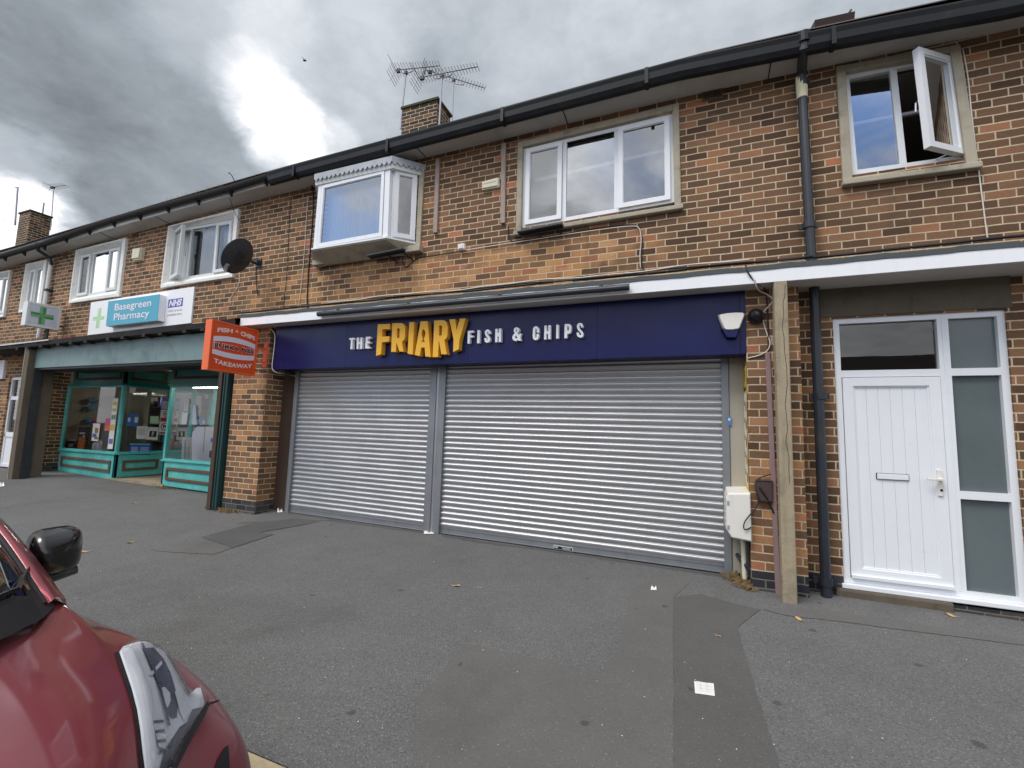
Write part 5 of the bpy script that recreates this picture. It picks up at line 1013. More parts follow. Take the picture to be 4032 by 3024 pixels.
# green-cross light box standing out from the wall
cx1 = -12.0
def proj(name, label, tl, tr, br, bl, x, depth, face, edge, y_off=0):
    c = [atx(*q, x) for q in (bl, br, tr, tl)]; z0 = (c[0].z+c[1].z)/2; z1 = (c[2].z+c[3].z)/2; y0 = (c[0].y+c[3].y)/2; y1 = (c[1].y+c[2].y)/2
    t = thing(name, label, 'sign', (x, (y0+y1)/2, z0)); f = Fr((x, y0, z0), (x, y1, z0), (x, y1, z1), (x, y0, z1), out=(1, 0, 0)); return t, f
xg = None
for k in range(200):                 # depth at which the sign's inner edge stands a hand's breadth off the wall
    x = -9-.05*k
    if atx(237, 1256, x).y < -.05: continue
    xg = x; break
gx_ = -13.6
for k in range(120):
    x = -10-.05*k; y = atx(237, 1256, x).y
    if y >= -.12: gx_ = x; break
gs, gf = proj('pharmacy_cross_sign', 'white light box with a two-tone green cross projecting over the pharmacy', (112, 1186), (243, 1211), (232, 1301), (95, 1279), gx_, .16, None, None)
mb = MB(); gf.box(mb, 0, 1, 0, 1, -.16, -.004); gf.bars(mb, 0, 1, 0, 1, .035, -.004, .006); ob('case', mb, 'upvc_old', gs, bevel=.004); mb = MB(); gf.sheet(mb, .03, .97, .03, .97, -.002); ob('face', mb, 'lightbox_white', gs)
cross(gs, gf, .46, .50, .335, .37, .095, gf.W/gf.H, 'green_a', 'green_b', .001)
mb = MB(); q = gf.p(.72, 0, -.08); mb.tube([q, (q.x, q.y, 3.1)], .03, 8); mb.tube([gf.p(1, .2, -.08), (gx_-.08, 0, gf.p(1, .2, 0).z)], .02, 8); ob('bracket', mb, 'dark_steel', gs)
# the orange takeaway sign
ox = -6.47
os_, of = proj('takeaway_sign', 'square orange fish and chips takeaway sign projecting from the brick pier', (833.8, 1258), (1018, 1297.6), (1005, 1477.8), (817.5, 1456.8), ox, .1, None, None)
mb = MB(); of.box(mb, 0, 1, 0, 1, -.13, -.006); of.bars(mb, 0, 1, 0, 1, .02, -.006, .004); ob('case', mb, 'orange_edge', os_, bevel=.004)
mb = MB(); of.sheet(mb, .02, .98, .02, .98, -.004); ob('face', mb, 'orange', os_)
sw = lambda s_, mid, bul: mid+bul*(1-(2*s_-1)**2)
def bandp(mb, b_lo, b_hi, bul_lo, bul_hi, d, a0=.06, a1=.95, n=16):
    lo_ = [(lerp(a0, a1, i/n), b_lo+bul_lo*(1-(2*i/n-1)**2)) for i in range(n+1)]; hi_ = [(lerp(a0, a1, i/n), b_hi+bul_hi*(1-(2*i/n-1)**2)) for i in range(n+1)]
    mb.grid([[of.p(a_, b_, d) for a_, b_ in lo_], [of.p(a_, b_, d) for a_, b_ in hi_]])
mb = MB(); bandp(mb, .572, .672, .05, .055, .0); bandp(mb, .328, .425, -.045, -.035, .0)
for a_ in (.06, .945): of.sheet(mb, a_, a_+.008, .43, .57, .0)
ob('white_bands', mb, 'sign_white', os_)
mb = MB(); write(mb, of, 'PUKKA-PIES', .08, .935, .452, .562, .003, .034, space=1.12); ob('name_outline', mb, 'sign_white', os_); mb = MB(); write(mb, of, 'PUKKA-PIES', .095, .92, .463, .550, .006, .018, space=1.14); ob('name', mb, 'black_ink', os_)
arc = lambda a_: .05*(1-((a_-.5)/.42)**2)
mb = MB(); write(mb, of, 'FISH', .12, .43, .755, .845, .001, .05, warp=arc); write(mb, of, '&', .485, .555, .79, .84, .001, .03, warp=arc); write(mb, of, 'CHIPS', .60, .93, .75, .845, .001, .05, warp=arc)
arc2 = lambda a_: -.05*(1-((a_-.5)/.42)**2)
write(mb, of, 'TAKEAWAY', .11, .92, .16, .25, .001, .05, warp=arc2, space=1.08)
ob('lettering', mb, 'pink_white', os_)
b0 = at(1044, 1398, -.21); mb = MB(); mb.box(b0.x-.045, b0.x+.045, -.212, -.2, b0.z-.2, b0.z+.2); ob('wall_plate', mb, 'orange', os_, bevel=.004)
for z in (b0.z+.1, b0.z-.12): mb = MB(); mb.tube([(b0.x, -.21, z), (ox-.05, of.c[1].y, z)], .013, 8); ob('arm', mb, 'orange', os_)
# ------------------------------------------------------------------ fittings on the upper wall
def battens(u0, v0, u1, v1, w, label):
    a, b = at(u0, v0, -.012), at(u1, v1, -.012); mb = MB(); hw = w; mb.hexa([(b.x-hw, .0, b.z), (b.x+hw, .0, b.z), (a.x+hw, .0, a.z), (a.x-hw, .0, a.z), (b.x-hw, -.035, b.z), (b.x+hw, -.035, b.z), (a.x+hw, -.035, a.z), (a.x-hw, -.035, a.z)])
    single('timber_batten', mb, 'old_timber', label, 'batten', group='timber battens on the wall', bevel=.004)
battens(1726, 625, 1715, 918, .033, 'weathered timber batten on the brickwork just right of the bay window'); battens(1985, 566, 1981, 880, .033, 'weathered timber batten between the cream alarm box and the wide window')
def boxthing(name, label, cat, q, y0, d, m, bev=.01, extra=None):
    f = fr(*q, y0); t = thing(name, label, cat, tuple(f.c[0])); mb = MB(); f.box(mb, 0, 1, 0, 1, -.02, d*.75); f.box(mb, .04, .96, .12, .97, d*.75-.001, d); ob('cover', mb, m, t, bevel=bev)
    if extra: extra(t, f)
    return t
def slot(t, f): mb = MB(); f.sheet(mb, .12, .86, .56, .64, .062); ob('slot', mb, 'grey_ink', t)
boxthing('alarm_box', 'cream rectangular alarm box between the two timber battens', 'alarm', ((1903, 755), (1970, 742), (1970, 705), (1902, 723)), 0, .06, 'cream_plastic', .01, slot)
def txt(t, f): mb = MB(); f.sheet(mb, .1, .5, .62, .72, .082); ob('lettering', mb, 'ban_red', t)
boxthing('alarm_box', 'cream alarm box on the wall between the two pharmacy flat windows', 'alarm', ((537, 1032), (565, 1027), (575, 980), (541, 986)), 0, .1, 'cream_plastic', .01, txt)
def knob(t, f): mb = MB(); f.box(mb, .25, .7, .2, .8, .05, .06); ob('button', mb, 'sign_white', t)
boxthing('bell_push', 'small white square wall switch box below the timber battens', 'switch box', ((1808, 990), (1836, 986), (1835, 962), (1807, 966)), 0, .05, 'white_plastic', .004, knob)
def vent(q, label):
    f = fr(*q, 0); t = thing('air_brick', label, 'vent', tuple(f.c[0])); mb = MB(); f.bars(mb, 0, 1, 0, 1, .018, -.02, .012); f.box(mb, .47, .53, 0, 1, -.02, .010)
    for k in (.3, .5, .7): f.box(mb, 0, 1, k-.045, k+.045, -.02, .006)
    ob('grille', mb, 'brown_moulding', t); mb = MB(); f.sheet(mb, .02, .98, .02, .98, .001); ob('void', mb, 'black_ink', t)
vent(((2766, 402), (2847, 386), (2845, 349), (2763, 367)), 'terracotta air brick high on the wall left of the black downpipe'); vent(((521, 940), (541, 936), (543, 918), (523, 923)), 'small air brick above the cream alarm box of the pharmacy flat'); vent(((250, 1013), (264, 1010), (266, 994), (252, 997)), 'small air brick near the pale downpipe under the eaves')
def trough(label, a, b, arms):
    a, b = Vector(a), Vector(b); t = thing('sign_light', label, 'lamp', tuple(a), 'slanted sign lights'); d = (b-a); n = d.cross(Vector((0, 1, 0))).normalized()
    mb = MB(); mb.obox((a+b)/2, d/2, (0, .045, 0), n*.012); mb.obox((a+b)/2+Vector((0, .04, 0))+n*.0, d/2, (0, .006, 0), n*.035); ob('housing', mb, 'pipe_dark', t, bevel=.004)
    for k in arms: q = a.lerp(b, k); mb = MB(); mb.tube([q+Vector((0, .03, -.01)), Vector((q.x+.04, -.02, q.z-.06)), Vector((q.x+.04, 0, q.z-.06))], .012, 6); ob('arm', mb, 'black_plastic', t)
trough('slanted dark blue sign light under the bay window', at(1450, 1010, -.24), at(1590, 982, -.24), (.5, .92)); trough('dark sign light lying along the sill of the wide three-light window', at(2040, 917, -.12), at(2215, 884, -.12), (.4, .85))
def cable(label, pts, r, m, y=-.012, group=None, cat='cable'):
    P_ = [at(*p, y) if len(p) == 2 else at(*p) for p in pts]; P_ = [Vector(p) for p in smooth_line([tuple(p) for p in P_], 2)]; mb = MB(); mb.tube(P_, r, 6); return single('cable', mb, m, label, cat, group=group, smooth=True)
cable('black cable hanging down the brickwork left of the bay window', [(1195, 690), (1225, 715), (1236, 770), (1228, 900), (1215, 1050), (1208, 1190), (1212, 1216)], .010, 'cable_black')
cable('thin dark cable running down from the eaves between the dish and the bay', [(1152, 770), (1142, 800), (1136, 950), (1130, 1080), (1116, 1210)], .005, 'cable_black')
cable('thin white cable running down beside the black one left of the bay', [(1212, 770), (1205, 880), (1198, 1000), (1190, 1090), (1180, 1180), (1172, 1222)], .005, 'cable_white')
cable('dark cable looping off the satellite dish bracket and ending on the wall', [(1008, 1045), (1008, 1100), (1012, 1150), (1013, 1160), (1020, 1152)], .006, 'cable_black')
cable('pale cable dangling below the window nearest the dish', [(942, 1065), (944, 1100), (938, 1130), (918, 1155), (905, 1180), (908, 1195)], .006, 'cable_white')
cable('grey cable crossing the painted window surround above the dish', [(905, 780, -.27), (920, 832, -.1), (945, 870), (962, 892), (960, 945)], .005, 'cable_black', y=-.06)
cable('black cable sweeping along the brick under the wide three-light window', [(2000, 890), (2003, 945), (2030, 952), (2150, 936), (2300, 905), (2450, 885), (2505, 885), (2522, 905), (2530, 950), (2524, 1030), (2534, 1062)], .007, 'cable_black')
cable('white cable under the wide window paired with a black one', [(1836, 985), (1950, 966), (2100, 944), (2300, 912), (2500, 886), (2520, 900), (2526, 945), (2519, 1000), (2522, 1055)], .006, 'cable_white', y=-.022)
cable('brown cable drooping from the slanted light to the small switch box', [(1580, 1000), (1585, 1035), (1595, 1056), (1615, 1040), (1640, 1015), (1700, 1007), (1806, 990)], .006, 'brown_box' if False else 'cable_black')
cable('white cable clipped up the wall right of the open casement', [(3790, 190), (3812, 300), (3822, 420), (3838, 560), (3852, 660), (3870, 800), (3886, 925), (3890, 945)], .006, 'cable_white')
def along(label, u0, u1, y, dz_, r, m, amp, ph):
    a, b = at(u0, 1100, y).x, at(u1, 1000, y).x; P_ = []
    for x in rng(a, b, .12): P_.append((x, y, 3.235+dz_+amp*math.sin(x*3.1+ph)+.5*amp*math.sin(x*7.7+ph*2)))
    mb = MB(); mb.tube(P_, r, 6); return single('cable', mb, m, label, 'cable', smooth=True)
along('thick black cable laid along the top of the lead flashing', 960, 4040, -.20, .045, .014, 'cable_black', .006, .3); along('wavy white cable lying on the canopy flashing above the shutters', 1300, 2950, -.28, .05, .007, 'cable_white', .012, 1.2); along('second black cable drooping along the canopy flashing', 1150, 3200, -.25, .04, .009, 'cable_black', .01, 2.2)
cable('black and looped cable draped over the white fascia to the dome camera', [(2936, 1042, -.40), (2940, 1062, -.436), (2952, 1085, -.438), (2974, 1108, -.43), (2990, 1122, -.35), (3010, 1128, -.22), (3020, 1180, -.21), (3024, 1290, -.21), (3026, 1385, -.215)], .008, 'cable_black')
cable('white cable looping from the canopy to the concrete post and back to the dome camera', [(2955, 1078, -.44), (2974, 1110, -.436), (2978, 1132, -.40), (2990, 1146, -.3), (3020, 1158, -.25), (3046, 1178, -.30), (3038, 1196, -.28), (3004, 1228, -.22), (3003, 1262, -.21), (3022, 1320, -.21), (3034, 1348, -.22), (3026, 1380, -.22), (2990, 1400, -.21), (2945, 1410, -.21)], .0065, 'cable_white')
cable('black cable drooping from the junction box across the meter box', [(3036, 1868, -.23), (2990, 1880, -.225), (2972, 1900, -.225), (2974, 1930, -.27), (2990, 1960, -.27), (2980, 2000, -.27), (2950, 2030, -.29), (2928, 2060, -.30), (2928, 2086, -.30), (2945, 2084, -.285), (2957, 2076, -.275)], .006, 'cable_black')
cable('thick black cable curling from the junction box to the conduit', [(2990, 1918, -.27), (3012, 1950, -.27), (3035, 1990, -.24), (3046, 2020, -.235)], .009, 'cable_black')
cable('black lead from the orange sign to the fascia', [(1003, 1455, -.38), (1030, 1462, -.25), (1075, 1468, -.21), (1165, 1483, .05)], .006, 'cable_black'); cable('white cable framing the edge of the navy fascia', [(1062, 1293, -.21), (1083, 1310, -.212), (1082, 1350, -.212), (1076, 1400, -.212), (1070, 1445, -.212), (1076, 1462, -.21), (1110, 1474, -.1), (1165, 1482, .05)], .008, 'cable_white')
# satellite dish
dc = at(934, 1008, -.5); nrm = Vector((-.83, -.16, .46)).normalized(); uu = nrm.cross(Vector((0, 0, 1))).normalized(); vv = uu.cross(nrm)
dish = thing('satellite_dish', 'dark grey satellite dish on a wall arm beside the pharmacy flat window', 'satellite dish', (dc.x, 0, dc.z))
mb = MB(); DR = .30
rows = [[dc+nrm*(.05*(r*r)-.05)+(uu*math.cos(t)*.93+vv*math.sin(t)*1.03)*DR*r for t in [2*math.pi*k/28 for k in range(28)]] for r in (.02, .3, .55, .8, .97, 1)]
rows += [[p-nrm*.008 for p in r] for r in reversed(rows)]; mb.grid(rows, True); ob('reflector', mb, 'grey_dish', dish, smooth=True)
wb_ = at(1021, 1040, 0); mb = MB(); mb.tube([dc-nrm*.07, dc-nrm*.11, Vector((wb_.x-.02, -.06, wb_.z)), wb_], .022, 8); mb.obox(dc-nrm*.07, uu*.05, vv*.09, nrm*.02); ob('arm', mb, 'dark_steel', dish)
mb = MB(); mb.box(wb_.x-.06, wb_.x+.06, -.02, 0, wb_.z-.06, wb_.z+.09); mb.box(wb_.x-.04, wb_.x+.04, -.08, -.02, wb_.z-.02, wb_.z+.05); ob('wall_bracket', mb, 'pipe_dark', dish)
ln = at(892, 1047, -.62); mb = MB(); mb.tube([dc-vv*.27-nrm*.03, dc-vv*.3+nrm*.1, ln], .013, 8); ob('boom', mb, 'dark_steel', dish)
mb = MB(); mb.tube([ln+Vector((.03, 0, .03)), ln-Vector((.03, 0, .03))], [.028, .036], 10); mb.tube([ln, ln-Vector((0.02, 0, .09))], .022, 8); ob('receiver', mb, 'grey_ink', dish)
# ------------------------------------------------------------------ aerials on the stacks
KA = 420/2212; A_ = lambda x, y: (1530+x*KA, 230+y*KA)
def aerial(label, mast, b0, b1, cradle, y, n, el, refl, conv=A_, group='television aerials on the middle chimney'):
    t = thing('tv_aerial', label, 'aerial', tuple(at(*conv(*mast[0]), y)), group)
    m0, m1 = at(*conv(*mast[0]), y), at(*conv(*mast[1]), y); mb = MB(); mb.tube([m0-Vector((0, 0, .25)), m0, m1], .019, 8); ob('mast', mb, 'alu', t)
    p0 = at(*conv(*b0), y); best_ = min(((abs(at(*conv(*b1), y+k*.04).z-p0.z), k*.04) for k in range(-40, 60)))[1]; p1 = at(*conv(*b1), y+best_)
    mb = MB(); mb.tube([p0, p1], .012, 6); ob('boom', mb, 'alu', t); d = (p1-p0).normalized(); s_ = d.cross(Vector((0, 0, 1))).normalized()
    mb = MB()
    for i in range(n): q = p0.lerp(p1, (i+1)/n); h_ = lerp(el, el*.7, i/n); mb.tube([q-s_*h_, q+s_*h_], .0055, 4)
    e_ = ob('elements', mb, 'alu', t)
    mb = MB(); up = Vector((0, 0, 1))
    for k in (-1, 1):
        for j in range(refl): q = p0+up*.055*k*(j+.6)-d*.03*j; mb.tube([q-s_*el*1.15, q+s_*el*1.15], .0055, 4)
        mb.tube([p0, p0+up*.06*k*refl-d*.03*refl], .008, 5)
    ob('reflector', mb, 'alu', t); mb = MB(); q = p0.lerp(p1, .075); mb.obox(q-up*.02, d*.04, s_*.025, up*.04); ob('dipole_box', mb, 'black_plastic', t)
    if cradle:
        c = [at(*conv(*p), y) for p in cradle]; mb = MB(); mb.tube([Vector(p) for p in smooth_line([tuple(p) for p in c], 2)], .011, 6); ob('cradle', mb, 'alu', t)
    mb = MB(); mb.obox(m1, (.03, 0, 0), (0, .03, 0), (0, 0, .035)); ob('clamp', mb, 'dark_steel', t)
aerial('television aerial on the leftmost mast of the middle chimney', ((262, 1240), (360, 300)), (140, 245), (1060, 150), ((245, 250), (260, 312), (480, 290), (510, 222)), 2.2, 16, .21, 4)
aerial('television aerial pointing up to the right on the mast before the middle chimney', ((1050, 1390), (1108, 365)), (610, 405), (1850, 170), ((905, 355), (935, 437), (1290, 368), (1345, 272)), 2.0, 20, .17, 4)
aerial('television aerial sloping down to the right on the rearmost mast by the middle chimney', ((1315, 1330), (1346, 450)), (770, 238), (2000, 615), ((1135, 400), (1190, 460), (1540, 570), (1580, 490)), 3.0, 20, .17, 3)
L_ = lambda x, y: (x*.40687, 660+y*.40687)
t = thing('tv_aerial', 'bare aerial mast on the outer side of the far left chimney', 'aerial', tuple(at(*L_(145, 550), 2.2))); mb = MB(); a, b = at(*L_(145, 555), 2.2), at(*L_(172, 190), 2.2); mb.tube([a, b], .03, 6); ob('mast', mb, 'alu', t); mb = MB(); mb.tube([b, at(*L_(150, 195), 2.2)], .02, 5); ob('stub', mb, 'alu', t)
aerial('small aerial on the inner side of the far left chimney', ((495, 545), (520, 195)), (490, 190), (635, 170), None, 3.2, 9, .22, 2, L_, 'aerials on the far left chimney')
t = thing('tv_aerial', 'short mast stub behind the far left chimney', 'aerial', tuple(at(*L_(412, 430), 3.0))); mb = MB(); mb.tube([at(*L_(412, 440), 3.0), at(*L_(425, 340), 3.0)], .03, 6); ob('mast', mb, 'alu', t)
# moss and weeds in the old gutter, a loose wire
mb = MB()
for i in range(900):
    x = random.gauss(-8.6, 1.2) if i % 3 else random.uniform(-16, -6.9)
    if x > XG-.05 or x < -16: continue
    z = interp(x, ETZ)-.02; h_ = random.uniform(.015, .055)*(2.0 if -9.3 < x < -7.6 else 1); a_ = random.uniform(0, 6.28); y = -.345+random.uniform(-.06, .06); w_ = .006
    mb.add([(x-w_, y, z), (x+w_, y, z), (x+math.cos(a_)*h_*.6, y+math.sin(a_)*h_*.4, z+h_)], [(0, 1, 2)])
tag(ob('moss', mb, 'moss', loc=(-8.6, -.35, 5.5), merge=False), 'dark moss growing along the old left-hand gutter', 'moss', kind='stuff')
mb = MB(); mb.tube([at(925, 716, -.36), at(912, 690, -.36), at(902, 680, -.36), at(900, 684, -.36)], .008, 5); single('wire', mb, 'cable_black', 'thin hooked wire sticking up from the mossy gutter', 'wire')
# bird
bp = at(1199, 238, 9.0); bd = thing('bird', 'small dark bird flying in front of the clouds', 'bird', tuple(bp)); mb = MB(); mb.tube([bp+Vector((-.1, 0, .02)), bp+Vector((-.03, 0, .01)), bp+Vector((.06, 0, -.02)), bp+Vector((.13, 0, -.06))], [.01, .045, .04, .008], 8); ob('body', mb, 'bird', bd, smooth=True)
mb = MB(); mb.add([bp, bp+Vector((.06, 0, 0)), bp+Vector((-.12, -.1, .17)), bp+Vector((.02, .0, -.0)), bp+Vector((.08, .0, 0)), bp+Vector((.2, .1, .12))], [(0, 1, 2), (3, 4, 5)]); ob('wings', mb, 'bird', bd)
# ------------------------------------------------------------------ litter, weeds
def leafmesh(r):
    mb = MB(); n = 7; L = []; Rr = []; M = []
    for i in range(n+1):
        t_ = i/n; w_ = r*.42*math.sin(math.pi*t_)**.8; z = r*.25*(t_-.5)**2+.002
        M.append((r*(t_-.5)*2, 0, z)); L.append((r*(t_-.5)*2, w_, z+r*.12*math.sin(5*t_))); Rr.append((r*(t_-.5)*2, -w_, z+r*.14*math.cos(4*t_)+r*.05))
    mb.grid([L, M, Rr]); mb.tube([(r, 0, .004), (r*1.35, .01, .012)], .0015, 4); return mb
base = None
for i, (u, v, r, lab) in enumerate(((3144, 2440, .045, 'curled pale leaf on the smooth tarmac near the concrete post'), (3743, 2426, .045, 'pale leaf lying below the door step'), (1795, 2309, .04, 'dry leaf on the tarmac in front of the shutter post'), (1710, 2216, .025, 'tiny tan leaf close to the foot of the shutter post'), (513, 2138, .05, 'tan leaf on the tarmac behind the car mirror'), (326, 2175, .06, 'yellow leaf just beside the black car mirror'), (532, 1983, .05, 'brown leaf on the pavement before the pharmacy door step'), (1888, 2318, .02, 'smallest tan leaf in front of the wide shutter'), (2828, 2507, .025, 'small pale leaf on the dark tarmac strip'))):
    p = ground_pt(u, v)
    if base is None: base = ob('fallen_leaf', leafmesh(.045), 'leaf', loc=(0, 0, 0), smooth=True); o = base
    else: o = base.copy(); COL.objects.link(o)
    o.location = p+Vector((0, 0, .007)); o.scale = (r/.045,)*3; o.rotation_euler = (0, 0, random.uniform(0, 6)); tag(o, lab, 'leaf', 'fallen leaves on the tarmac')
def scrap(label, pts, m='paper', curl=.01, marks=False):
    c = [ground_pt(*p)+Vector((0, 0, .008)) for p in pts]; mb = MB(); n = 6; rows = []
    for j in range(n+1): rows.append([c[0].lerp(c[1], i/n).lerp(c[3].lerp(c[2], i/n), j/n)+Vector((0, 0, curl*(math.sin(i*1.3)*.5+.5)*(j/n))) for i in range(n+1)])
    mb.grid(rows); t = thing('paper_scrap', label, 'litter', tuple(c[0])); ob('sheet', mb, m, t, smooth=True)
    if marks:
        mb = MB(); f = Fr(*[p+Vector((0, 0, .004)) for p in c], out=(0, 0, 1)); f.sheet(mb, .02, .10, .90, .98, .010)
        for k in (.3, .62): f.sheet(mb, .3*0+k, k+.012, .1, .8, .010)
        for k in (.25, .5, .72): f.sheet(mb, .08, .92, k, k+.012, .010)
        ob('printed_lines', mb, 'grey_ink', t)
scrap('flat white printed paper square on the dark tarmac strip', [(2737, 2735), (2815, 2746), (2810, 2697), (2733, 2687)], marks=True, curl=.002)
scrap('crumpled white paper at the foot of the shutter centre post', [(1668, 2104), (1708, 2104), (1704, 2094), (1672, 2092)], curl=.03); scrap('crumpled white wrapper beside the base of the left brick pier', [(1092, 2020), (1113, 2018), (1108, 2010), (1091, 2011)], curl=.04); scrap('small white paper scrap left of the dark tarmac strip', [(2562, 2326), (2586, 2326), (2583, 2318), (2564, 2317)], curl=.02); scrap('white litter at the far left edge of the pavement', [(0, 1918), (18, 1915), (12, 1908), (0, 1908)], curl=.04); scrap('torn paper under the post at the pharmacy corner', [(58, 1874), (78, 1876), (78, 1860), (70, 1862)], curl=.06)
mb = MB()
for i in range(120):
    u, v = random.uniform(60, 3900), random.uniform(1960, 3000); p = ground_pt(u, v)
    if p.y > -.3 or p.y < KERB_Y+.1: continue
    r = random.uniform(.002, .006); a_ = random.uniform(0, 6); mb.add([(p.x+r*math.cos(a_+k*2.1), p.y+r*math.sin(a_+k*2.1), p.z+.006) for k in range(3)]+[(p.x, p.y, p.z+.006+r*.5)], [(0, 1, 3), (1, 2, 3), (2, 0, 3)])
tag(ob('litter', mb, 'paper', loc=(-2, -2, 0), merge=False), 'tiny pale grit and litter flecks scattered over the tarmac', 'litter', kind='stuff')
def tuft(label, u, v, y, n, spread, h):
    p = at(u, v, y); p.z = gz(p.x, y); mb = MB()
    for i in range(n):
        x = p.x+random.gauss(0, spread); yy = min(y+random.gauss(0, .05), y+.05); a_ = random.uniform(0, 6.28); hh = random.uniform(.3, 1)*h; l_ = random.uniform(.3, 1.3)*h; z = gz(x, yy)
        mb.add([(x-.0018, yy, z), (x+.0018, yy, z), (x+math.cos(a_)*l_*.5+.001, yy+math.sin(a_)*l_*.4, z+hh), (x+math.cos(a_)*l_, yy+math.sin(a_)*l_*.8, z+hh*.7)], [(0, 1, 2), (1, 3, 2)])
    single('weed_tuft', mb, 'dry_grass', label, 'weeds', loc=tuple(p), merge=False)
tuft('dry straw-coloured weeds at the foot of the left brick pier', 890, 2030, -.24, 160, .16, .06); tuft('bushy brown dry weeds between the meter box pipes and the right pier', 2936, 2290, -.17, 150, .03, .08); tuft('sparse dry weeds under the white upright pipe', 2905, 2265, -.0, 60, .06, .08)
tuft('dried leaves and weeds below the right-hand turquoise panel', 650, 1935, .52, 70, .15, .05)
# ------------------------------------------------------------------ terrace across the road (seen only in the glass)
opp = thing('opposite_terrace', 'brown brick terrace across the road with white windows, mirrored in the door glass', 'building', (0, -27, -.8))
mb = MB(); mb.box(-34, 30, -33, -27, -1, 4.6); ob('wall', mb, 'brick_wall', opp)
mb = MB(); mb.hexa([(-34.5, -33.5, 4.5), (30.5, -33.5, 4.5), (30.5, -30.2, 6.9), (-34.5, -30.2, 6.9), (-34.5, -26.6, 4.5), (30.5, -26.6, 4.5), (30.5, -29.8, 6.9), (-34.5, -29.8, 6.9)]); ob('roof', mb, 'roof_tile', opp)
mb = MB(); mb.box(-34.5, 30.5, -26.62, -26.5, 4.4, 4.58); ob('gutter', mb, 'upvc', opp)
for i in range(12):
    x = -31+5.2*i; mb = MB(); f = Fr((x+1, -26.95, 2.6), (x-1, -26.95, 2.6), (x-1, -26.95, 3.9), (x+1, -26.95, 3.9), out=(0, 1, 0)); f.bars(mb, 0, 1, 0, 1, .09, -.05, .03); f.box(mb, .47, .53, 0, 1, -.05, .03); w_ = ob('window', mb, 'upvc', opp); mb = MB(); f.sheet(mb, .04, .96, .06, .94, 0); ob('pane', mb, 'black_ink', w_)
# ------------------------------------------------------------------ the parked red car
mat('car_red', (.27, .048, .065), .44, metal=.6, var=.02, scale=1.5, coat=.9, spec=.5)
MATS['car_red'].node_tree.nodes['Principled BSDF'].inputs['Coat Roughness'].default_value = .07
mat('car_black', srgb(10, 10, 14), .22, var=.05, coat=.6); mat('car_trim', srgb(24, 24, 28), .55, var=.1); mat('tyre', srgb(22, 22, 22), .85, bump=.3); mat('rim', srgb(150, 152, 156), .35, metal=.8)
mat('lamp_chrome', srgb(240, 242, 247), .35, metal=.2, var=.04, scale=20); mat('lamp_dark', srgb(112, 112, 126), .3, metal=.3); mat('lamp_white', srgb(236, 239, 245), .4); mat('seam', srgb(8, 4, 6), .7)
glass('car_glass', (.30, .36, .36), .05, 1.5); glass('lamp_glass', (.97, .98, 1), .02, .8, wavy=.0); mat('seat_cloth', srgb(40, 40, 44), .9)
CY = -4.95; RZ = gz(-3, KERB_Y)-.12
car = thing('parked_car', 'dark red car parked at the kerb, seen from its front corner with a clear headlight', 'car', (-3.3, CY, RZ))
ST = [ # stations: x or per-column x list, d (towards the kerb), z
 (-5.55, [0, .3, .52, .58, .64, .70, .70, .66], [.62, .62, .60, .57, .5, .35, .05, -.02]),
 (-5.40, [0, .33, .60, .66, .72, .79, .79, .75], [.66, .66, .65, .62, .55, .4, .05, -.05]),
 (-4.6, [0, .33, .64, .70, .76, .83, .83, .81], [.70, .70, .68, .65, .59, .44, .1, -.05]),
 (-3.4, [0, .33, .64, .70, .76, .83, .83, .81], [.70, .70, .68, .65, .59, .44, .1, -.05]),
 (-2.75, [0, .33, .63, .68, .745, .83, .83, .81], [.75, .74, .69, .63, .565, .43, .1, -.05]),
 (-2.42, [0, .33, .625, .67, .74, .835, .83, .81], [.735, .725, .68, .615, .56, .44, .1, -.05]),
 (-2.1, [0, .33, .60, .66, .765, .86, .86, .84], [.695, .685, .585, .548, .545, .425, .1, -.05]),
 (-1.8, [0, .30, .515, .645, .775, .87, .87, .85], [.645, .632, .555, .51, .465, .35, .08, -.05]),
 ([-1.50, -1.52, -1.60, -1.66, -1.68, -1.69, -1.70, -1.71], [0, .26, .445, .59, .745, .87, .87, .86], [.585, .572, .51, .45, .40, .30, .06, -.055]),
 ([-1.33, -1.36, -1.465, -1.53, -1.56, -1.575, -1.59, -1.60], [0, .22, .40, .545, .70, .85, .86, .85], [.525, .515, .46, .40, .36, .265, .05, -.06]),
 ([-1.25, -1.28, -1.375, -1.44, -1.48, -1.51, -1.53, -1.55], [0, .22, .40, .54, .69, .825, .84, .84], [.36, .355, .33, .30, .26, .17, .0, -.07]),
 ([-1.24, -1.27, -1.35, -1.41, -1.46, -1.50, -1.53, -1.55], [0, .22, .40, .54, .68, .80, .82, .83], [.12, .12, .12, .11, .09, .04, -.03, -.075]),
 ([-1.29, -1.31, -1.38, -1.44, -1.48, -1.53, -1.55, -1.57], [0, .22, .40, .52, .66, .77, .80, .81], [-.07]*8)]
def side_rows(sgn):
    out = []
    for x, d, z in ST:
        xs_ = x if isinstance(x, list) else [x]*8; out.append([Vector((xs_[k], CY+sgn*d[k], z[k])) for k in range(8)])
    return out
Lr, Rw = side_rows(1), side_rows(-1)
mb = MB(); mb.grid([list(reversed(r2))+r1[1:] for r1, r2 in zip(Lr, Rw)]); mb.add(Lr[0]+Rw[0][1:], [(0, 1, 2, 3, 4, 5, 6, 7), tuple([0]+list(range(8, 15)))])
body = ob('body', mb, 'car_red', car, smooth=True, sub=3, merge=True)
at_ = body.data.attributes.new('crease_edge', 'FLOAT', 'EDGE')
sharp = {tuple(round(c, 4) for c in (r[2]-origin(body))) for rr in (Lr, Rw) for r in rr[4:9]}
for e_ in body.data.edges:
    if all(tuple(round(c, 4) for c in body.data.vertices[i].co) in sharp for i in e_.vertices): at_.data[e_.index].value = .55
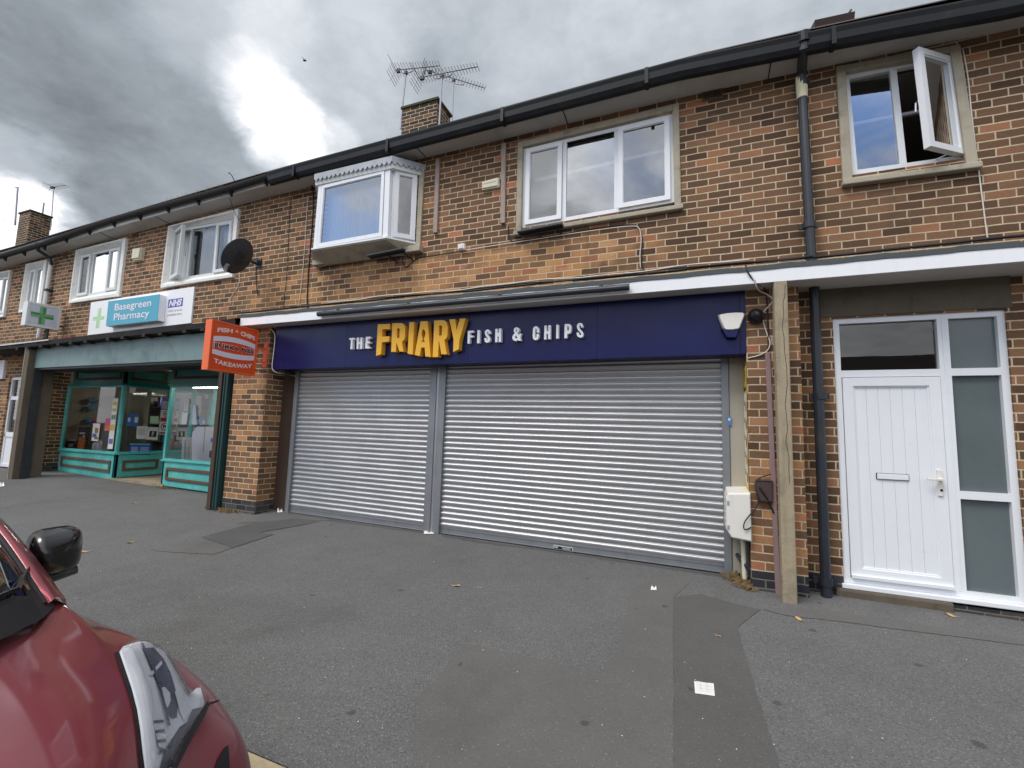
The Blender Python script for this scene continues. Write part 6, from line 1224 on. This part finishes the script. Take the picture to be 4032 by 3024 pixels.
dg = bpy.context.evaluated_depsgraph_get(); ev = body.evaluated_get(dg); me_ = ev.to_mesh(); BO = origin(body)
bvh = BVHTree.FromPolygons([v.co+BO for v in me_.vertices], [tuple(p.vertices) for p in me_.polygons]); ev.to_mesh_clear()
def on_body(u, v, lift):
    d = ray(u, v).normalized(); h = bvh.ray_cast(EYE, d)
    if h[0] is None: return None
    n = h[1] if h[1].dot(d) < 0 else -h[1]; return h[0]+n*lift
def sdist(p, a, b):
    ax, ay, bx_, by_ = a[0], a[1], b[0]-a[0], b[1]-a[1]; t_ = max(0, min(1, ((p.x-ax)*bx_+(p.y-ay)*by_)/(bx_*bx_+by_*by_+1e-9))); return math.hypot(p.x-ax-t_*bx_, p.y-ay-t_*by_)
def conform(name, loop, m, par, lift, step=14, domed=0.0, smooth=True):
    """A panel of the car laid on the body's curved surface, outlined from the photo."""
    tri = tessellate_polygon([[Vector((x, y, 0)) for x, y in loop]]); b = bmesh.new(); vs = [b.verts.new((x, y, 0)) for x, y in loop]; b.faces.new(vs); bmesh.ops.triangulate(b, faces=b.faces)
    step *= .6
    for _ in range(6):
        es = [e for e in b.edges if e.calc_length() > step]
        if not es: break
        bmesh.ops.subdivide_edges(b, edges=es, cuts=1); bmesh.ops.triangulate(b, faces=b.faces)
    mb = MB(); idx = {}; b.verts.index_update(); vs_ = []; ok = True
    bd = {v.index for v in b.verts if v.is_boundary}
    for v in b.verts:
        e_ = lift
        if domed and v.index not in bd:
            dmin = min(sdist(v.co, a_, b_) for a_, b_ in zip(loop, loop[1:]+loop[:1])); e_ = lift+domed*(1-(1-min(1, dmin/45))**2)
        p = on_body(v.co.x, v.co.y, e_); vs_.append(p)
    good = [p for p in vs_ if p is not None]
    fs = [tuple(v.index for v in f.verts) for f in b.faces if all(vs_[v.index] is not None for v in f.verts)]
    if not good: b.free(); return None
    mb.add([p if p is not None else good[0] for p in vs_], fs); b.free(); return ob(name, mb, m, par, smooth=smooth)
HL = [(467, 2572), (482, 2549), (540, 2531), (592, 2528), (627, 2546), (662, 2600), (700, 2665), (733, 2715), (752, 2730), (772, 2712), (786, 2712), (796, 2745), (802, 2778), (780, 2828), (738, 2905), (690, 2985), (668, 3040), (566, 3040), (556, 2960), (548, 2880), (536, 2800), (515, 2715), (490, 2640)]
lamp_ = conform('headlight', HL, 'lamp_white', car, .004, 12)
conform('chrome_strip', [(476, 2578), (520, 2556), (548, 2620), (585, 2720), (600, 2830), (604, 2940), (604, 3040), (572, 3040), (562, 2940), (552, 2850), (534, 2760), (508, 2670)], 'lamp_chrome', lamp_, .007, 12)
conform('reflector_bowl', [(556, 2560), (600, 2556), (640, 2600), (668, 2660), (685, 2720), (694, 2790), (690, 2830), (668, 2838), (640, 2780), (612, 2700), (580, 2620)], 'lamp_dark', lamp_, .007, 12)
conform('lens_bar', [(578, 2668), (630, 2612), (634, 2624), (592, 2672)], 'lamp_chrome', lamp_, .010, 10); conform('lens_block', [(680, 2735), (702, 2718), (742, 2815), (716, 2850), (700, 2815)], 'lamp_chrome', lamp_, .010, 12)
conform('projector', [(622, 2722), (640, 2716), (660, 2740), (662, 2770), (650, 2800), (636, 2780)], 'lamp_chrome', lamp_, .011, 8)
conform('indicator', [(590, 2800), (625, 2840), (640, 2900), (640, 2960), (612, 2950), (598, 2880)], 'lamp_chrome', lamp_, .010, 12); conform('reflector_base', [(700, 2870), (730, 2850), (752, 2800), (790, 2790), (760, 2848), (712, 2915), (668, 2990), (652, 3040), (618, 3040), (640, 2960)], 'lamp_dark', lamp_, .007, 12)
for k_ in range(4): conform('lens_fin', [(592+k_*7, 2850+k_*38), (632+k_*4, 2846+k_*38), (634+k_*4, 2856+k_*38), (594+k_*7, 2862+k_*38)], 'lamp_dark', lamp_, .011, 8)
conform('lens_edge', [(548, 2545), (556, 2542), (612, 2660), (640, 2780), (660, 2870), (652, 2872), (630, 2785), (602, 2665)], 'lamp_dark', lamp_, .012, 8)
conform('lens_edge', [(640, 2560), (648, 2558), (700, 2668), (742, 2740), (735, 2746), (694, 2675)], 'lamp_dark', lamp_, .012, 8)
conform('lens', HL, 'lamp_glass', lamp_, .014, 12, domed=.012)
conform('lamp_rim', [(802, 2778), (812, 2790), (790, 2840), (748, 2910), (702, 2990), (676, 3040), (640, 3040), (668, 2985), (720, 2895), (772, 2822)], 'car_trim', car, .018, 10)
conform('panel_gap', [(450, 2572), (464, 2570), (488, 2640), (513, 2715), (534, 2800), (546, 2880), (554, 2960), (563, 3040), (548, 3040), (541, 2960), (534, 2890), (521, 2800), (500, 2725), (474, 2650)], 'seam', car, .003, 9)
conform('panel_gap', [(803, 2775), (862, 2757), (863, 2761), (804, 2780)], 'seam', car, .003, 8); conform('panel_gap', [(200, 2362), (283, 2360), (283, 2363), (200, 2365)], 'seam', car, .003, 8)
grl = conform('grille_intake', [(884, 2942), (896, 2938), (898, 2975), (902, 3040), (838, 3040), (858, 2985)], 'car_trim', car, .004, 10); 
# glasshouse
def GH(sgn):
    base = [(-1.98, 0, .742), (-2.07, .25, .732), (-2.26, .47, .708), (-2.42, .575, .69)]
    return [Vector((x, CY+sgn*d, z)) for x, d, z in base]
roofz = 1.22
ws_b = list(reversed(GH(-1)))+GH(1)[1:]
ws_t = [Vector((x, CY+d, z)) for x, d, z in ((-3.42, -.50, roofz-.06), (-3.34, -.45, roofz-.035), (-3.26, -.25, roofz-.005), (-3.24, 0, roofz), (-3.26, .25, roofz-.005), (-3.34, .45, roofz-.035), (-3.42, .50, roofz-.06))]
def wsp(a, b):
    i = min(int(a*6), 5); t_ = a*6-i; p, q = ws_b[i].lerp(ws_b[i+1], t_), ws_t[i].lerp(ws_t[i+1], t_); r = p.lerp(q, b); r.z += .05*math.sin(math.pi*b); r.x += .03*math.sin(math.pi*b); return r
mb = MB(); mb.grid([[wsp(lerp(.06, .94, i/24), j/8) for i in range(25)] for j in range(9)]); wsc = ob('windscreen', mb, 'car_glass', car, smooth=True)
for sgn, a0, a1 in ((-1, 0.0, .062), (1, .938, 1.0)):
    mb = MB(); rows = []
    for j in range(13):
        b_ = j/12; a_ = wsp(a0, max(0, b_)); c_ = wsp(a1, max(0, b_)); o_ = a_ if sgn < 0 else c_; i_ = c_ if sgn < 0 else a_
        w_ = lerp(.85, .5, j/12); rows.append([i_+Vector((0, 0, -.015)), i_+Vector((.012, 0, .012)), o_+Vector((.012, sgn*.012*w_, .016)), o_+Vector((0, sgn*.055*w_, -.004)), o_+Vector((-.03, sgn*.08*w_, -.05))])
    mb.grid(rows); ob('pillar', mb, 'car_red', car, smooth=True)
    mb = MB(); rows = []
    for j in range(13): b_ = j/12; q = wsp(lerp(a1, a0, .0) if sgn < 0 else a0, b_); n_ = Vector((.35, 0, .94)); s2 = Vector((0, -sgn, 0)); rows.append([q+n_*.014, q+n_*.018+s2*.012, q+n_*.004+s2*.03])
    mb.grid(rows); ob('windscreen_trim', mb, 'car_trim', car, smooth=True)
# roof, side glass, tail
RX = [-3.24, -3.6, -4.2, -4.8, -5.15]; RZ_ = [roofz, roofz+.05, roofz+.06, roofz+.01, roofz-.08]
mb = MB(); mb.grid([[Vector((x-(.16*(abs(a_)**3) if i == 0 else 0), CY+a_*.56, z-.09*abs(a_)**2.4)) for a_ in (-1, -.8, -.4, 0, .4, .8, 1)] for i, (x, z) in enumerate(zip(RX, RZ_))]); ob('roof', mb, 'car_red', car, smooth=True)
for sgn in (-1, 1):
    mb = MB(); mb.add([(-2.62, CY+sgn*.66, .67), (-5.2, CY+sgn*.64, .67), (-5.15, CY+sgn*.55, roofz-.18), (-3.42, CY+sgn*.55, roofz-.06), (-4.2, CY+sgn*.56, roofz-.02)], [(0, 1, 2, 4, 3)]); ob('side_window', mb, 'car_glass', car)
    mb = MB(); mb.box(-4.02, -3.94, CY+sgn*.57-.02, CY+sgn*.66+.0 if sgn > 0 else CY+sgn*.57+.02, .66, roofz-.03) if False else mb.obox((-3.98, CY+sgn*.61, .93), (.04, 0, 0), (0, .012, 0), (0, -sgn*.045, .26)); ob('door_pillar', mb, 'car_black', car)
mb = MB(); mb.add([(-5.15, CY-.55, roofz-.17), (-5.15, CY+.55, roofz-.17), (-5.4, CY+.58, .66), (-5.4, CY-.58, .66)], [(0, 1, 2, 3)]); ob('rear_window', mb, 'car_glass', car)
mb = MB(); mb.box(-2.75, -2.6, CY-.6, CY+.6, .45, .66); mb.box(-2.75, -2.32, CY-.5, CY+.5, .60, .69); ob('dashboard', mb, 'car_trim', car, bevel=.02)
mb = MB(); mb.grid([[wsp(lerp(.0, 1.0, i/20), b_)+Vector((0, 0, dz_)) for i in range(21)] for b_, dz_ in ((-.03, .004), (.06, .006), (.11, -.002))]); ob('cowl', mb, 'car_trim', car)
mb = MB(); p, q, r = wsp(.56, .055), wsp(.80, .09), wsp(.965, .17); mb.tube([p+Vector((0, 0, .03)), q+Vector((0, 0, .03)), r+Vector((0, 0, .012))], .009, 6); mb.tube([wsp(.62, .05)+Vector((0, 0, .03)), p+Vector((0, 0, .03))], .014, 6); ob('wiper', mb, 'car_black', car)
for sgn in (-1, 1): mb = MB(); mb.box(-3.55, -3.4, CY+sgn*.33-.24, CY+sgn*.33+.24, .3, .86); mb.box(-3.52, -3.43, CY+sgn*.33-.13, CY+sgn*.33+.13, .88, 1.04); ob('seat', mb, 'seat_cloth', car, bevel=.04)
# mirror on the kerb side
def mirror(sgn):
    c = Vector((-2.80, CY+sgn*.765, .80)); mb = MB(); rows = []
    for i, (dx_, sy_, sz_) in enumerate(((-.07, .090, .098), (-.062, .098, .106), (.0, .098, .104), (.05, .088, .084), (.078, .066, .05), (.086, .02, .016))):
        rows.append([c+Vector((dx_-.05*abs(math.cos(t_))*0, sgn*(sy_*math.copysign(abs(math.cos(t_))**.5, math.cos(t_))-.012*i), sz_*math.copysign(abs(math.sin(t_))**.5, math.sin(t_)))) for t_ in [2*math.pi*k/24 for k in range(24)]])
    mb.grid(rows, True); mb.add(rows[-1], [tuple(range(24))]); m_ = ob('door_mirror', mb, 'car_black', car, smooth=True)
    mb = MB(); mb.add([p+Vector((-.003, 0, 0)) for p in rows[0]], [tuple(range(24))]); ob('mirror_glass', mb, 'lamp_chrome', m_)
    mb = MB(); mb.tube([c+Vector((.0, sgn*.06, -.10)), c+Vector((.0, -sgn*.06, -.112)), c+Vector((.02, -sgn*.17, -.13))], [.024, .034, .04], 8); ob('mirror_arm', mb, 'car_black', m_, smooth=True)
mirror(1); mirror(-1)
for x in (-2.12, -4.75):
    for sgn in (-1, 1):
        y = CY+sgn*.74; mb = MB(); n = 28; rr = .315; zc = RZ+.315; prof = ((.2, -.09), (.29, -.1), (.315, -.07), (.315, .07), (.29, .1), (.2, .09))
        mb.grid([[Vector((x+r*math.cos(2*math.pi*k/n), y+w_, zc+r*math.sin(2*math.pi*k/n))) for k in range(n)] for r, w_ in prof], True); wh = ob('wheel', mb, 'tyre', car, smooth=True)
        mb = MB(); mb.grid([[Vector((x+r*math.cos(2*math.pi*k/n), y+sgn*w_, zc+r*math.sin(2*math.pi*k/n))) for k in range(n)] for r, w_ in ((.2, .085), (.19, .05), (.05, .06), (.001, .06))], True)
        ob('rim', mb, 'rim', wh)
